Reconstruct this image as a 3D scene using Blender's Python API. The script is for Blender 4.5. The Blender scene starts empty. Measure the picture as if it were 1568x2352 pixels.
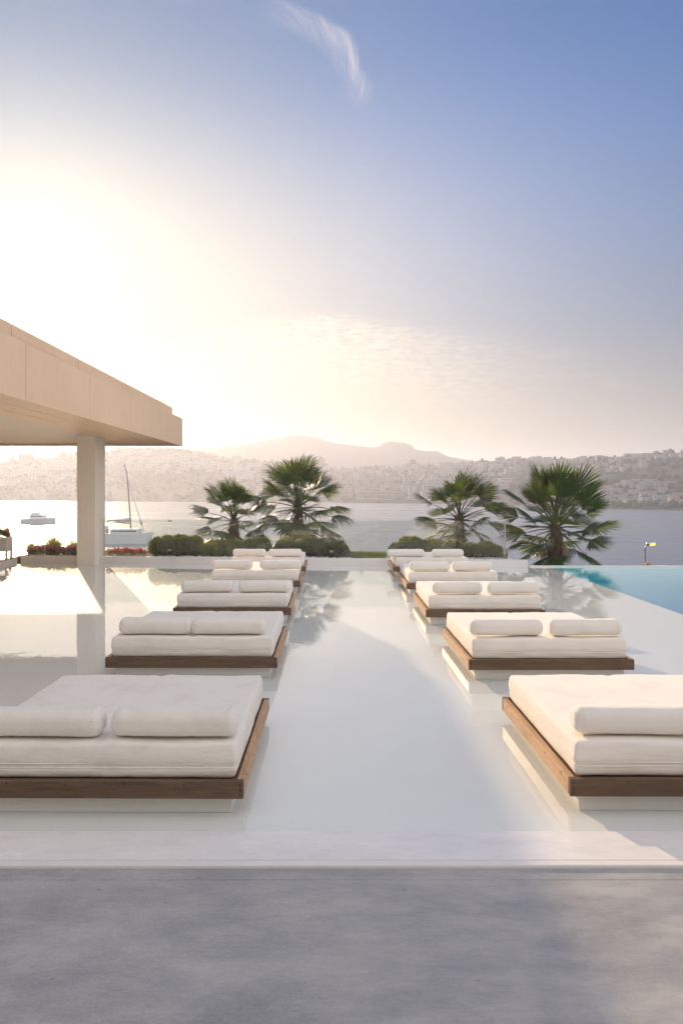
import bpy, bmesh, math, random
import numpy as np
from mathutils import Vector, Matrix, noise as mnoise

SC = bpy.context.scene
COL = SC.collection
R = math.radians

# ------------------------------------------------------------------ camera
cam_d = bpy.data.cameras.new('camera')
cam_d.sensor_fit = 'VERTICAL'; cam_d.sensor_height = 36.0
cam_d.lens = 1750 / 2352 * 36
cam_d.shift_y = -54 / 2352
cam_d.shift_x = 32 / 2352
cam_d.clip_start = 0.05; cam_d.clip_end = 20000
cam = bpy.data.objects.new('camera', cam_d); COL.objects.link(cam)
EYE = 2.15
cam.location = (0, 0, EYE); cam.rotation_euler = (R(90), 0, 0)
SC.camera = cam

# ------------------------------------------------------------------ sun + sky
SUN_AZ, SUN_EL = R(-21), R(15.2)
sdir = Vector((math.sin(SUN_AZ) * math.cos(SUN_EL), math.cos(SUN_AZ) * math.cos(SUN_EL), math.sin(SUN_EL)))
sl = bpy.data.lights.new('sun', 'SUN'); sl.energy = 2.15; sl.angle = R(0.6); sl.color = (1.0, 0.74, 0.47)
so = bpy.data.objects.new('sun', sl); COL.objects.link(so)
so.rotation_euler = sdir.to_track_quat('Z', 'Y').to_euler(); so.location = (-20, 40, 30)

VS = SC.view_settings
VS.view_transform = 'Standard'; VS.look = 'None'; VS.gamma = 1; VS.use_curve_mapping = False
VS.exposure = 1.6
SC.cycles.use_denoising = True
SC.cycles.max_bounces = 10; SC.cycles.transparent_max_bounces = 24; SC.cycles.volume_bounces = 1
SC.cycles.sample_clamp_indirect = 8
SC.cycles.caustics_reflective = False; SC.cycles.caustics_refractive = False

W = bpy.data.worlds.new('World'); SC.world = W; W.use_nodes = True


class NG:
    """tiny node expression helper"""
    def __init__(s, nt): s.nt = nt
    def n(s, t, **kw):
        nd = s.nt.nodes.new(t)
        for k, v in kw.items(): setattr(nd, k, v)
        return nd
    def put(s, sock, v):
        if isinstance(v, (int, float)): sock.default_value = v
        elif isinstance(v, (tuple, list, Vector)):
            v = tuple(v)
            sock.default_value = v + (1,) if (sock.type == 'RGBA' and len(v) == 3) else v
        else: s.nt.links.new(v, sock)
    def m(s, op, a, b=None, c=None, clamp=False):
        nd = s.n('ShaderNodeMath', operation=op, use_clamp=clamp)
        s.put(nd.inputs[0], a)
        if b is not None: s.put(nd.inputs[1], b)
        if c is not None: s.put(nd.inputs[2], c)
        return nd.outputs[0]
    def v(s, op, a, b=None, scale=None):
        nd = s.n('ShaderNodeVectorMath', operation=op)
        s.put(nd.inputs[0], a)
        if b is not None: s.put(nd.inputs[1], b)
        if scale is not None: s.put(nd.inputs['Scale'], scale)
        return nd.outputs['Value'] if op in ('DOT_PRODUCT', 'LENGTH') else nd.outputs[0]
    def xyz(s, x, y, z):
        nd = s.n('ShaderNodeCombineXYZ')
        for i, q in enumerate((x, y, z)): s.put(nd.inputs[i], q)
        return nd.outputs[0]
    def noise(s, vec, scale, detail=4, rough=.55, dist=0.):
        nd = s.n('ShaderNodeTexNoise')
        if vec is not None: s.put(nd.inputs['Vector'], vec)
        nd.inputs['Scale'].default_value = scale; nd.inputs['Detail'].default_value = detail
        nd.inputs['Roughness'].default_value = rough; nd.inputs['Distortion'].default_value = dist
        return nd.outputs[0]
    def ss(s, x, a, b):       # smoothstep
        nd = s.n('ShaderNodeMapRange', interpolation_type='SMOOTHSTEP')
        s.put(nd.inputs[0], x); s.put(nd.inputs[1], a); s.put(nd.inputs[2], b)
        return nd.outputs[0]
    def mix(s, f, a, b, blend='MIX'):
        nd = s.n('ShaderNodeMix', data_type='RGBA', blend_type=blend)
        s.put(nd.inputs[0], f); s.put(nd.inputs[6], a); s.put(nd.inputs[7], b)
        return nd.outputs[2]
    def col(s, c, k):         # colour * scalar
        return s.v('SCALE', c, scale=k)
    def schlick(s, f0, nrm=None):
        gi = s.n('ShaderNodeNewGeometry')
        c = s.m('ABSOLUTE', s.v('DOT_PRODUCT', gi.outputs['Incoming'], gi.outputs['Normal'] if nrm is None else nrm))
        return s.m('ADD', f0, s.m('MULTIPLY', s.m('POWER', s.m('SUBTRACT', 1, c, clamp=True), 5), 1 - f0))
    def gauss(s, x, sig):
        t = s.m('DIVIDE', x, sig)
        return s.m('EXPONENT', s.m('MULTIPLY', s.m('MULTIPLY', t, t), -1))


def build_world():
    nt = W.node_tree; nt.nodes.clear(); g = NG(nt)
    sky = g.n('ShaderNodeTexSky', sky_type='NISHITA', sun_disc=False)
    sky.sun_elevation = SUN_EL; sky.sun_rotation = SUN_AZ
    sky.air_density = 1.0; sky.dust_density = 0.35; sky.ozone_density = 2.2; sky.altitude = 0
    d = g.n('ShaderNodeTexCoord').outputs['Generated']
    d = g.v('NORMALIZE', d)
    sp = g.n('ShaderNodeSeparateXYZ'); nt.links.new(d, sp.inputs[0])
    dx, dy, dz = sp.outputs
    az = g.m('ARCTAN2', dx, dy)
    el = g.m('ARCSINE', dz)
    th = g.m('ARCCOSINE', g.v('DOT_PRODUCT', d, tuple(sdir)))
    # aureole of the sun in the dusty air
    g1 = g.m('MULTIPLY', g.m('EXPONENT', g.m('DIVIDE', th, -0.10)), 4.5)
    g2 = g.m('MULTIPLY', g.gauss(th, 0.58), g.m('SUBTRACT', 1, g.m('MULTIPLY', g.ss(el, .26, .56), .85)))
    aur = g.v('ADD', g.col((1, .84, .62), g1), g.col((4.1, 3.0, 1.35), g2))
    # the dust reddens the low sky and leaves the high sky blue
    fu = g.ss(el, 0.0, .50)
    base = g.v('MULTIPLY', sky.outputs[0], g.mix(fu, (.11, .13, .16), (.06, .44, .78)))
    base = g.col(base, g.m('SUBTRACT', 1, g.m('MULTIPLY', g.gauss(th, .40), .62)))
    # added brightness overhead and away from the sun, lifting the fill light
    vn = g.noise(g.v('MULTIPLY', d, (1, 1, 2.5)), 1.8, 5, .55, .4)
    vk = g.m('MULTIPLY', g.ss(th, .85, 1.6), g.m('ADD', 4.2, g.m('MULTIPLY', vn, 5.6)))
    base = g.v('ADD', base, g.col((1.0, .93, .81), vk))
    mist = g.gauss(el, 0.15)
    base = g.v('ADD', base, g.col((1.05, .68, .28), mist))
    tot = g.v('ADD', base, aur)
    # --- clouds, laid out by azimuth and elevation
    def ang(x, y):
        u = (x - 752) / 1750; w = (1122 - y) / 1750
        a = math.atan(u); return a, math.atan(w * math.cos(a))
    px = 1 / 1750 * 0.93
    # high cirrus feather: a band along an arc
    ca, ce = ang(650, 262)
    ax_ = g.m('MULTIPLY', g.m('SUBTRACT', az, ca), 1 / px); ay_ = g.m('MULTIPLY', g.m('SUBTRACT', el, ce), 1 / px * 1.06)
    rad = g.m('SQRT', g.m('ADD', g.m('MULTIPLY', ax_, ax_), g.m('MULTIPLY', ay_, ay_)))
    an = g.m('ARCTAN2', ax_, ay_)         # 0 up, + to the right
    w1 = g.noise(g.xyz(g.m('MULTIPLY', an, .8), g.m('MULTIPLY', rad, .012), 3.1), 2.2, 3)
    rr = g.m('ADD', rad, g.m('MULTIPLY', g.m('SUBTRACT', w1, .5), 85))
    band = g.m('MULTIPLY', g.ss(rr, 150, 214), g.m('SUBTRACT', 1, g.ss(rr, 208, 238)))
    fil = g.noise(g.xyz(g.m('ADD', g.m('MULTIPLY', an, 1.3), g.m('MULTIPLY', rad, .006)), g.m('ADD', g.m('MULTIPLY', rad, .020), g.m('MULTIPLY', an, 1.9)), .3), 2.6, 9, .70, .5)
    win = g.m('MULTIPLY', g.ss(an, -.42, .1), g.m('SUBTRACT', 1, g.ss(an, 1.15, 1.55)))
    cir = g.m('MULTIPLY', g.m('MULTIPLY', band, win), g.ss(fil, .22, .82))
    cir = g.m('MULTIPLY', cir, g.m('ADD', .5, g.m('MULTIPLY', an, .38)))
    # mackerel veil over the bay
    sa, se = ang(745, 800)
    vx = g.m('SUBTRACT', az, sa); vy = g.m('SUBTRACT', el, se)
    vy2 = g.m('ADD', vy, g.m('MULTIPLY', g.m('ABSOLUTE', vx), .16))
    core = g.m('MULTIPLY', g.gauss(vx, .21), g.m('MULTIPLY', g.ss(vy2, -.085, .0), g.m('SUBTRACT', 1, g.ss(vy2, .028, .056))))
    rip = g.noise(g.xyz(g.m('MULTIPLY', az, 22), g.m('MULTIPLY', el, 75), 0.), 3.0, 7, .62, .7)
    veil = g.m('MULTIPLY', core, g.ss(rip, .30, .75))
    # thin streaks low in the sky
    st = g.noise(g.xyz(g.m('MULTIPLY', az, 5), g.m('MULTIPLY', el, 70), 7.7), 2.0, 5, .55, .3)
    low = g.m('MULTIPLY', g.ss(st, .58, .78), g.m('MULTIPLY', g.ss(el, .03, .09), g.m('SUBTRACT', 1, g.ss(el, .13, .24))))
    wisp = None
    for (x, y, sx, sy) in ((1278, 815, 26, 7), (1350, 862, 36, 4), (1402, 883, 30, 8), (1240, 863, 22, 5), (1205, 808, 16, 3)):
        a0, e0 = ang(x, y)
        q = g.m('MULTIPLY', g.gauss(g.m('SUBTRACT', az, a0), sx * px), g.gauss(g.m('SUBTRACT', el, e0), sy * px))
        wisp = q if wisp is None else g.m('ADD', wisp, q)
    wn = g.noise(g.xyz(g.m('MULTIPLY', az, 40), g.m('MULTIPLY', el, 130), 2.), 2.4, 6, .65, .6)
    wisp = g.m('MULTIPLY', wisp, g.ss(wn, .35, .62))
    cl = g.m('ADD', g.m('MULTIPLY', cir, 1.6), g.m('ADD', g.m('MULTIPLY', veil, 1.5), g.m('ADD', g.m('MULTIPLY', low, .22), g.m('MULTIPLY', wisp, .42))))
    tot = g.v('ADD', tot, g.col((2.6, 1.9, 1.0), cl))
    bg = g.n('ShaderNodeBackground'); nt.links.new(tot, bg.inputs[0]); bg.inputs[1].default_value = 0.05
    out = g.n('ShaderNodeOutputWorld'); nt.links.new(bg.outputs[0], out.inputs[0])
build_world()

# ------------------------------------------------------------------ helpers
def at(x, y, Y):
    """world point seen at (x, y) of a 1568x2352 view, at depth Y"""
    return Vector(((x - 752) / 1750 * Y, Y, EYE + (1122 - y) / 1750 * Y))

def tag(o, label=None, cat=None, group=None, kind=None):
    if label: o['label'] = label
    if cat: o['category'] = cat
    if group: o['group'] = group
    if kind: o['kind'] = kind
    return o

def empty(name, loc=(0, 0, 0), rz=0, label=None, cat=None, group=None):
    o = bpy.data.objects.new(name, None); COL.objects.link(o)
    o.location = loc; o.rotation_euler = (0, 0, rz); o.empty_display_size = .2
    return tag(o, label, cat, group)

def link(name, me, parent=None, loc=(0, 0, 0), rot=(0, 0, 0)):
    o = bpy.data.objects.new(name, me); COL.objects.link(o)
    o.location = loc; o.rotation_euler = rot
    if parent: o.parent = parent
    return o

def mesh_from(name, verts, faces, mats, smooth=False, mi=None):
    me = bpy.data.meshes.new(name)
    me.from_pydata([tuple(v) for v in verts], [], [tuple(f) for f in faces])
    for m in (mats if isinstance(mats, (list, tuple)) else [mats]): me.materials.append(m)
    if mi is not None: me.polygons.foreach_set('material_index', np.asarray(mi, dtype=np.int32))
    if smooth: me.polygons.foreach_set('use_smooth', np.ones(len(me.polygons), dtype=bool))
    me.update(); return me

def np_mesh(name, verts, faces, mats, smooth=False, mi=None):
    """verts (n,3), faces (m,k) with fixed k"""
    verts = np.asarray(verts, dtype=np.float32); faces = np.asarray(faces, dtype=np.int32)
    me = bpy.data.meshes.new(name); m, k = faces.shape
    me.vertices.add(len(verts)); me.vertices.foreach_set('co', verts.ravel())
    me.loops.add(m * k); me.loops.foreach_set('vertex_index', faces.ravel())
    me.polygons.add(m); me.polygons.foreach_set('loop_start', np.arange(0, m * k, k, dtype=np.int32))
    for q in (mats if isinstance(mats, (list, tuple)) else [mats]): me.materials.append(q)
    if mi is not None: me.polygons.foreach_set('material_index', np.asarray(mi, dtype=np.int32))
    if smooth: me.polygons.foreach_set('use_smooth', np.ones(m, dtype=bool))
    me.update(calc_edges=True); me.validate(); return me

class MB:
    """collects shapes into one mesh"""
    def __init__(s): s.v = []; s.f = []; s.mi = []
    def add(s, vs, fs, mi=0):
        o = len(s.v); s.v += [tuple(v) for v in vs]
        s.f += [tuple(i + o for i in f) for f in fs]; s.mi += [mi] * len(fs)
    def box(s, x0, x1, y0, y1, z0, z1, bev=0.0, mi=0, M=None):
        if bev <= 0:
            vs = [(x, y, z) for z in (z0, z1) for y in (y0, y1) for x in (x0, x1)]
            fs = [(0, 2, 3, 1), (4, 5, 7, 6), (0, 1, 5, 4), (2, 6, 7, 3), (0, 4, 6, 2), (1, 3, 7, 5)]
        else:
            bm = bmesh.new(); bmesh.ops.create_cube(bm, size=1)
            for v in bm.verts:
                v.co = Vector((x0 + (v.co.x + .5) * (x1 - x0), y0 + (v.co.y + .5) * (y1 - y0), z0 + (v.co.z + .5) * (z1 - z0)))
            bmesh.ops.bevel(bm, geom=list(bm.edges), offset=bev, segments=2, affect='EDGES', profile=.6)
            bm.verts.index_update()
            vs = [v.co.copy() for v in bm.verts]; fs = [[v.index for v in f.verts] for f in bm.faces]; bm.free()
        if M is not None: vs = [M @ Vector(v) for v in vs]
        s.add(vs, fs, mi); return s
    def tube(s, pts, r, n=8, mi=0, caps=True, closed=False):
        pts = [Vector(p) for p in pts]; rs = r if isinstance(r, (list, tuple)) else [r] * len(pts)
        rings = []; N = len(pts)
        for i, p in enumerate(pts):
            if closed: t = (pts[(i + 1) % N] - pts[i - 1])
            else: t = pts[min(i + 1, N - 1)] - pts[max(i - 1, 0)]
            t.normalize(); a = Vector((0, 0, 1)) if abs(t.z) < .9 else Vector((1, 0, 0))
            u = t.cross(a).normalized(); w = u.cross(t)
            rings.append([p + (u * math.cos(k * 2 * math.pi / n) + w * math.sin(k * 2 * math.pi / n)) * rs[i] for k in range(n)])
        vs = [q for ring in rings for q in ring]; fs = []
        for i in range(N if closed else N - 1):
            j = (i + 1) % N
            for k in range(n): fs.append((i * n + k, i * n + (k + 1) % n, j * n + (k + 1) % n, j * n + k))
        if caps and not closed:
            fs.append(tuple(range(n - 1, -1, -1))); fs.append(tuple((N - 1) * n + k for k in range(n)))
        s.add(vs, fs, mi); return s
    def build(s, name, mats, parent=None, smooth=False, loc=(0, 0, 0), rot=(0, 0, 0)):
        me = mesh_from(name, s.v, s.f, mats, smooth, s.mi)
        return link(name, me, parent, loc, rot)

# ------------------------------------------------------------------ materials
def mat(name):
    m = bpy.data.materials.new(name); m.use_nodes = True; nt = m.node_tree; nt.nodes.clear()
    g = NG(nt); out = g.n('ShaderNodeOutputMaterial'); return m, g, out

def principled(g, out, col, rough=.6, spec=.5, bump=None, bstr=.2, bdist=.01, metallic=0):
    p = g.n('ShaderNodeBsdfPrincipled'); g.put(p.inputs['Base Color'], col); g.put(p.inputs['Roughness'], rough)
    p.inputs['Specular IOR Level'].default_value = spec; p.inputs['Metallic'].default_value = metallic
    if bump is not None:
        b = g.n('ShaderNodeBump'); b.inputs['Strength'].default_value = bstr; b.inputs['Distance'].default_value = bdist
        g.put(b.inputs['Height'], bump); g.nt.links.new(b.outputs[0], p.inputs['Normal'])
    g.nt.links.new(p.outputs[0], out.inputs[0]); return p

def objco(g): return g.n('ShaderNodeTexCoord').outputs['Object']
def geoco(g): return g.n('ShaderNodeNewGeometry').outputs['Position']

def simple(name, c, rough=.6, var=.12, scale=6., spec=.4, bstr=.1, metallic=0, bdist=.01, world=False):
    m, g, out = mat(name); co = geoco(g) if world else objco(g)
    n = g.noise(co, scale, 5, .6)
    k = g.m('ADD', 1 - var, g.m('MULTIPLY', n, 2 * var))
    principled(g, out, g.col(tuple(c), k), rough, spec, g.noise(co, scale * 6, 4), bstr, bdist, metallic)
    return m

def m_plaster(name, c, rough=.55, stain=.14):
    m, g, out = mat(name); co = geoco(g)
    a = g.noise(co, .9, 6, .62, .6); b = g.noise(g.v('MULTIPLY', co, (1, 1, .25)), 5, 5, .6)
    k = g.m('SUBTRACT', 1.0, g.m('MULTIPLY', g.m('ADD', g.ss(a, .42, .75), g.ss(b, .5, .8)), stain * .6))
    principled(g, out, g.col(tuple(c), k), rough, .35, g.noise(co, 60, 4), .12, .004)
    return m

def m_deck():
    m, g, out = mat('microcement'); co = geoco(g)
    w = g.noise(co, 2.2, 3, .5)
    co2 = g.v('ADD', co, g.xyz(g.m('MULTIPLY', w, .10), g.m('MULTIPLY', w, .06), 0.))
    big = g.noise(g.v('MULTIPLY', co2, (.8, 1.6, 1)), 1.7, 9, .74, .0)
    trow = g.noise(g.v('MULTIPLY', co2, (1.5, 3.4, 1)), 2.6, 9, .74, .1)
    fine = g.noise(co, 55, 5, .7)
    k = g.m('ADD', .80, g.m('MULTIPLY', g.ss(big, .28, .66), .20))
    k = g.m('ADD', k, g.m('MULTIPLY', g.m('SUBTRACT', trow, .5), .24))
    k = g.m('ADD', k, g.m('MULTIPLY', g.m('SUBTRACT', fine, .5), .42))
    spots = g.ss(g.noise(co, 16, 2, .5), .735, .77)
    k = g.m('MULTIPLY', k, g.m('SUBTRACT', 1, g.m('MULTIPLY', spots, .35)))
    hair = g.ss(g.noise(g.v('MULTIPLY', co2, (1.0, 30, 1)), 1.6, 5, .6, .6), .66, .70)
    k = g.m('MULTIPLY', k, g.m('SUBTRACT', 1, g.m('MULTIPLY', hair, .10)))
    stain = g.ss(g.noise(g.v('ADD', co, (7, 3, 0)), 1.1, 7, .72), .56, .70)
    k = g.m('MULTIPLY', k, g.m('SUBTRACT', 1, g.m('MULTIPLY', stain, .16)))
    c = g.mix(g.ss(big, .35, .7), (.385, .38, .385), (.49, .465, .445))
    rough = g.m('ADD', .34, g.m('MULTIPLY', g.ss(big, .3, .7), .22))
    bmp = g.m('ADD', g.m('MULTIPLY', g.noise(co, 38, 5, .7), .5), g.m('MULTIPLY', trow, .5))
    principled(g, out, g.col(c, k), rough, .45, bmp, .35, .012)
    return m

def m_coping():
    m, g, out = mat('polished_coping'); co = geoco(g)
    big = g.noise(g.v('MULTIPLY', co, (1, 2.2, 1)), 2.0, 9, .76, .1)
    fine = g.noise(co, 28, 6, .7)
    k = g.m('ADD', .88, g.m('MULTIPLY', g.ss(big, .3, .65), .12))
    k = g.m('ADD', k, g.m('MULTIPLY', g.m('SUBTRACT', fine, .5), .12))
    rough = g.m('ADD', .10, g.m('MULTIPLY', g.ss(big, .35, .75), .22))
    principled(g, out, g.col((.88, .84, .82), k), rough, .6, g.noise(co, 14, 5, .6), .06, .01)
    return m

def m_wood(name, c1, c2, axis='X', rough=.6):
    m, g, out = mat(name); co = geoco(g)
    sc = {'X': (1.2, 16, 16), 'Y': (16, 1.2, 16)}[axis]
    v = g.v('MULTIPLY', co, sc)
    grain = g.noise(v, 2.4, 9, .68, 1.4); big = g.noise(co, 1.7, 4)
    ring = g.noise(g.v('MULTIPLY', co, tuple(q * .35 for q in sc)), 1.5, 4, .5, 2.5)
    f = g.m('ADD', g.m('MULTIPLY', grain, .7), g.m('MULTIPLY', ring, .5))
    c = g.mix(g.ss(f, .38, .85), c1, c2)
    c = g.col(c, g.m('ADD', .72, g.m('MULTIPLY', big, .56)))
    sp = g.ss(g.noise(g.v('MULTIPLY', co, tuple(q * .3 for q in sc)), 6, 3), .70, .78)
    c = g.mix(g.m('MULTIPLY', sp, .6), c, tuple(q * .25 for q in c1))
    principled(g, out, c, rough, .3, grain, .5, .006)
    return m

def m_fabric():
    m, g, out = mat('canvas_fabric'); co = geoco(g)
    a = g.noise(co, 3.2, 6, .6, .4); st = g.noise(co, 9, 4, .6)
    k = g.m('SUBTRACT', 1.02, g.m('MULTIPLY', g.ss(a, .45, .8), .10))
    k = g.m('SUBTRACT', k, g.m('MULTIPLY', g.ss(st, .60, .8), .06))
    weave = g.noise(co, 260, 2, .5)
    wr = g.noise(g.v('MULTIPLY', co, (2.5, 2.5, 7)), 2.4, 5, .55, 1.2)
    bmp = g.m('ADD', g.m('MULTIPLY', wr, 1.0), g.m('MULTIPLY', weave, .05))
    p = principled(g, out, g.col((.88, .82, .75), k), .85, .2, bmp, .20, .03)
    p.inputs['Sheen Weight'].default_value = .25; p.inputs['Sheen Roughness'].default_value = .4
    return m

def m_leaf(name, c1, c2, rough=.45, transl=.45, tcol=(.30, .38, .05)):
    m, g, out = mat(name)
    rnd = g.n('ShaderNodeNewGeometry').outputs['Random Per Island']
    n = g.noise(objco(g), 2.4, 3)
    f = g.m('ADD', g.m('MULTIPLY', rnd, .7), g.m('MULTIPLY', n, .4))
    c = g.mix(f, c1, c2)
    p = g.n('ShaderNodeBsdfPrincipled'); g.put(p.inputs['Base Color'], c); p.inputs['Roughness'].default_value = rough
    p.inputs['Specular IOR Level'].default_value = .45
    t = g.n('ShaderNodeBsdfTranslucent'); g.put(t.inputs[0], g.mix(.5, c, tcol))
    mx = g.n('ShaderNodeMixShader'); mx.inputs[0].default_value = transl
    g.nt.links.new(p.outputs[0], mx.inputs[1]); g.nt.links.new(t.outputs[0], mx.inputs[2])
    g.nt.links.new(mx.outputs[0], out.inputs[0]); return m

def m_water():
    m, g, out = mat('pool_water'); co = geoco(g)
    rip = g.noise(g.v('MULTIPLY', co, (1, .55, 1)), 3.2, 4, .55, .4)
    fine = g.noise(co, 14, 3, .5)
    # ripples only in places, elsewhere almost still
    calm = g.ss(g.noise(co, .18, 3), .42, .68)
    h = g.m('MULTIPLY', g.m('ADD', rip, g.m('MULTIPLY', fine, .12)), g.m('ADD', .25, g.m('MULTIPLY', calm, .9)))
    b = g.n('ShaderNodeBump'); b.inputs['Strength'].default_value = .32; b.inputs['Distance'].default_value = .012
    g.put(b.inputs['Height'], h)
    fr = g.schlick(.02, b.outputs[0])
    tr = g.n('ShaderNodeBsdfTransparent'); tr.inputs[0].default_value = (.962, .99, .992, 1)
    gl = g.n('ShaderNodeBsdfGlossy'); gl.inputs['Roughness'].default_value = .012; gl.inputs[0].default_value = (1, 1, 1, 1)
    g.nt.links.new(b.outputs[0], gl.inputs['Normal'])
    mx = g.n('ShaderNodeMixShader'); g.nt.links.new(fr, mx.inputs[0])
    g.nt.links.new(tr.outputs[0], mx.inputs[1]); g.nt.links.new(gl.outputs[0], mx.inputs[2])
    g.nt.links.new(mx.outputs[0], out.inputs[0]); return m

def m_glass():
    m, g, out = mat('balustrade_glass')
    fr = g.schlick(.05)
    tr = g.n('ShaderNodeBsdfTransparent'); tr.inputs[0].default_value = (.90, .93, .92, 1)
    gl = g.n('ShaderNodeBsdfGlossy'); gl.inputs['Roughness'].default_value = .01
    mx = g.n('ShaderNodeMixShader'); g.nt.links.new(fr, mx.inputs[0])
    g.nt.links.new(tr.outputs[0], mx.inputs[1]); g.nt.links.new(gl.outputs[0], mx.inputs[2])
    # a dusting of salt
    df = g.n('ShaderNodeBsdfDiffuse'); df.inputs[0].default_value = (.8, .78, .75, 1)
    m2 = g.n('ShaderNodeMixShader'); g.put(m2.inputs[0], g.m('ADD', .008, g.m('MULTIPLY', g.ss(g.noise(geoco(g), 2.5, 5), .4, .8), .03)))
    g.nt.links.new(mx.outputs[0], m2.inputs[1]); g.nt.links.new(df.outputs[0], m2.inputs[2])
    g.nt.links.new(m2.outputs[0], out.inputs[0]); return m

def m_sea():
    m, g, out = mat('sea_water'); co = geoco(g)
    w1 = g.noise(g.v('MULTIPLY', co, (.35, .9, 1)), 1.1, 5, .6)
    w2 = g.noise(g.v('MULTIPLY', co, (.006, .035, 1)), 1.0, 4, .55, .5)
    b = g.n('ShaderNodeBump'); b.inputs['Strength'].default_value = .55; b.inputs['Distance'].default_value = .35
    g.put(b.inputs['Height'], w1)
    p = g.n('ShaderNodeBsdfPrincipled')
    g.put(p.inputs['Base Color'], g.mix(w2, (.13, .17, .23), (.16, .20, .26)))
    g.put(p.inputs['Roughness'], g.m('ADD', .16, g.m('MULTIPLY', g.ss(w2, .25, .75), .14)))
    p.inputs['IOR'].default_value = 1.33
    g.nt.links.new(b.outputs[0], p.inputs['Normal']); g.nt.links.new(p.outputs[0], out.inputs[0]); return m

def m_hill():
    m, g, out = mat('scrub_hillside'); co = geoco(g)
    a = g.noise(co, .012, 6, .62); b = g.noise(co, .11, 5, .65)
    c = g.mix(g.ss(a, .35, .65), (.045, .065, .058), (.085, .095, .085))
    c = g.mix(g.ss(b, .45, .62), c, (.045, .055, .03))
    principled(g, out, c, .9, .1, b, .5, 2.0)
    return m

def m_plain(name, c, rough=.5, spec=.4, metallic=0, emis=0):
    m, g, out = mat(name); n = g.noise(objco(g), 8, 3)
    p = principled(g, out, g.col(tuple(c), g.m('ADD', .93, g.m('MULTIPLY', n, .14))), rough, spec, metallic=metallic)
    if emis: p.inputs['Emission Color'].default_value = tuple(c) + (1,); p.inputs['Emission Strength'].default_value = emis
    return m

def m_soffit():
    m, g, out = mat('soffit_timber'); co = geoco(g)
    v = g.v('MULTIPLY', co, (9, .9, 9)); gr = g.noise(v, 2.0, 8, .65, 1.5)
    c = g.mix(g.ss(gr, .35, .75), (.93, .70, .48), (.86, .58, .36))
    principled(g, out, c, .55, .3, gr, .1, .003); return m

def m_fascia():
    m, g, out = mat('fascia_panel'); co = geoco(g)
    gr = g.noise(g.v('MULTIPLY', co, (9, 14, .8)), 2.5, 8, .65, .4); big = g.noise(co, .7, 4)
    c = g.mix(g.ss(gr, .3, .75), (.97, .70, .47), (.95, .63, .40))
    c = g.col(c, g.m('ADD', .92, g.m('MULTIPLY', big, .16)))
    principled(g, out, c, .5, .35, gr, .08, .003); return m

M_DECK = m_deck(); M_COPE = m_coping()
M_NOSE = simple('highlight_nosing', (.82, .78, .75), .3, .06, 5, .4, .05, world=True)  # coping's edge highlight put into the colour of a pale strip
M_POOL = simple('white_pool_plaster', (.93, .89, .84), .5, .04, 1.2, .3, .05, world=True)
M_TILE = simple('pale_blue_pool_tile', (.42, .92, .95), .4, .05, 3., .4, .05, world=True)
M_WALL = m_plaster('white_render', (.88, .84, .80))
M_COLUMN = m_plaster('column_render', (.95, .86, .74), stain=.06)
M_WATER = m_water(); M_GLASS = m_glass(); M_SEA = m_sea(); M_HILL = m_hill()
M_WOODX = m_wood('teak_across_shaded', (.10, .062, .038), (.20, .125, .078), 'X')  # end boards: the same teak darkened, shade put into the colour
M_WOODY = m_wood('teak_lengthwise_sunlit', (.40, .23, .125), (.66, .42, .24), 'Y', .5)  # side boards: the same teak lightened, sunlight put into the colour
M_DECKW = m_wood('grey_decking', (.33, .24, .17), (.48, .37, .28), 'X')
M_FABRIC = m_fabric(); M_PLINTH = m_plaster('plinth_render', (.82, .80, .76), stain=.05)
M_SOFFIT = m_soffit(); M_FASCIA = m_fascia()
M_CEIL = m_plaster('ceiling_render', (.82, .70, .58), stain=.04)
M_ROOFCORE = m_plaster('roof_core', (.40, .27, .18), stain=.1)
M_SCREW = m_plain('dark_screw', (.03, .025, .02), .6)
M_PALM = m_leaf('palm_leaf', (.016, .042, .018), (.05, .095, .028), .36, .32, (.34, .46, .05))
M_PALMDRY = m_leaf('dry_palm_leaf', (.22, .15, .07), (.36, .26, .12), .7, .4, (.5, .35, .12))
M_STALK = m_leaf('palm_stalk', (.05, .08, .03), (.11, .12, .05), .45, .1)
M_TRUNK = m_leaf('palm_trunk_fibre', (.09, .055, .032), (.22, .14, .085), .9, .05, (.2, .12, .05))
M_HEDGE = m_leaf('hedge_leaf', (.035, .075, .018), (.16, .20, .035), .45, .5, (.62, .62, .07))
M_HEDGEIN = simple('hedge_twigs', (.03, .035, .015), .9, .2, 20)
M_GRASS = m_leaf('grass_blade', (.10, .17, .03), (.26, .32, .09), .5, .5, (.5, .55, .1))
M_PALE = m_leaf('pale_feathery_blade', (.34, .36, .12), (.55, .52, .22), .6, .6, (.8, .75, .3))
M_FLEAF = m_leaf('geranium_leaf', (.08, .16, .04), (.20, .28, .07), .5, .5, (.5, .6, .12))
M_PINK = m_leaf('pink_petal', (.85, .34, .45), (.95, .58, .62), .6, .6, (.98, .42, .52))
M_LILAC = m_leaf('lilac_petal', (.62, .32, .58), (.75, .48, .68), .6, .5, (.8, .5, .7))
M_RED = m_leaf('red_petal', (.72, .10, .10), (.85, .22, .20), .6, .6, (.95, .28, .22))
M_STONE = simple('white_pebble', (.78, .76, .74), .8, .1, 14)
M_GALV = m_plain('steel', (.5, .5, .5), .35, .5, .8)
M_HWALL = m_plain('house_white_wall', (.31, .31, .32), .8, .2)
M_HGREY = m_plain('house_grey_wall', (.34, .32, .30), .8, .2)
M_HWIN = m_plain('house_dark_window', (.17, .18, .19), .25, .5)
M_HROOF = m_plain('house_terracotta_roof', (.34, .17, .11), .8, .2)
M_TREE = simple('far_tree_foliage', (.035, .05, .025), .9, .3, .3, world=True)
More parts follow.
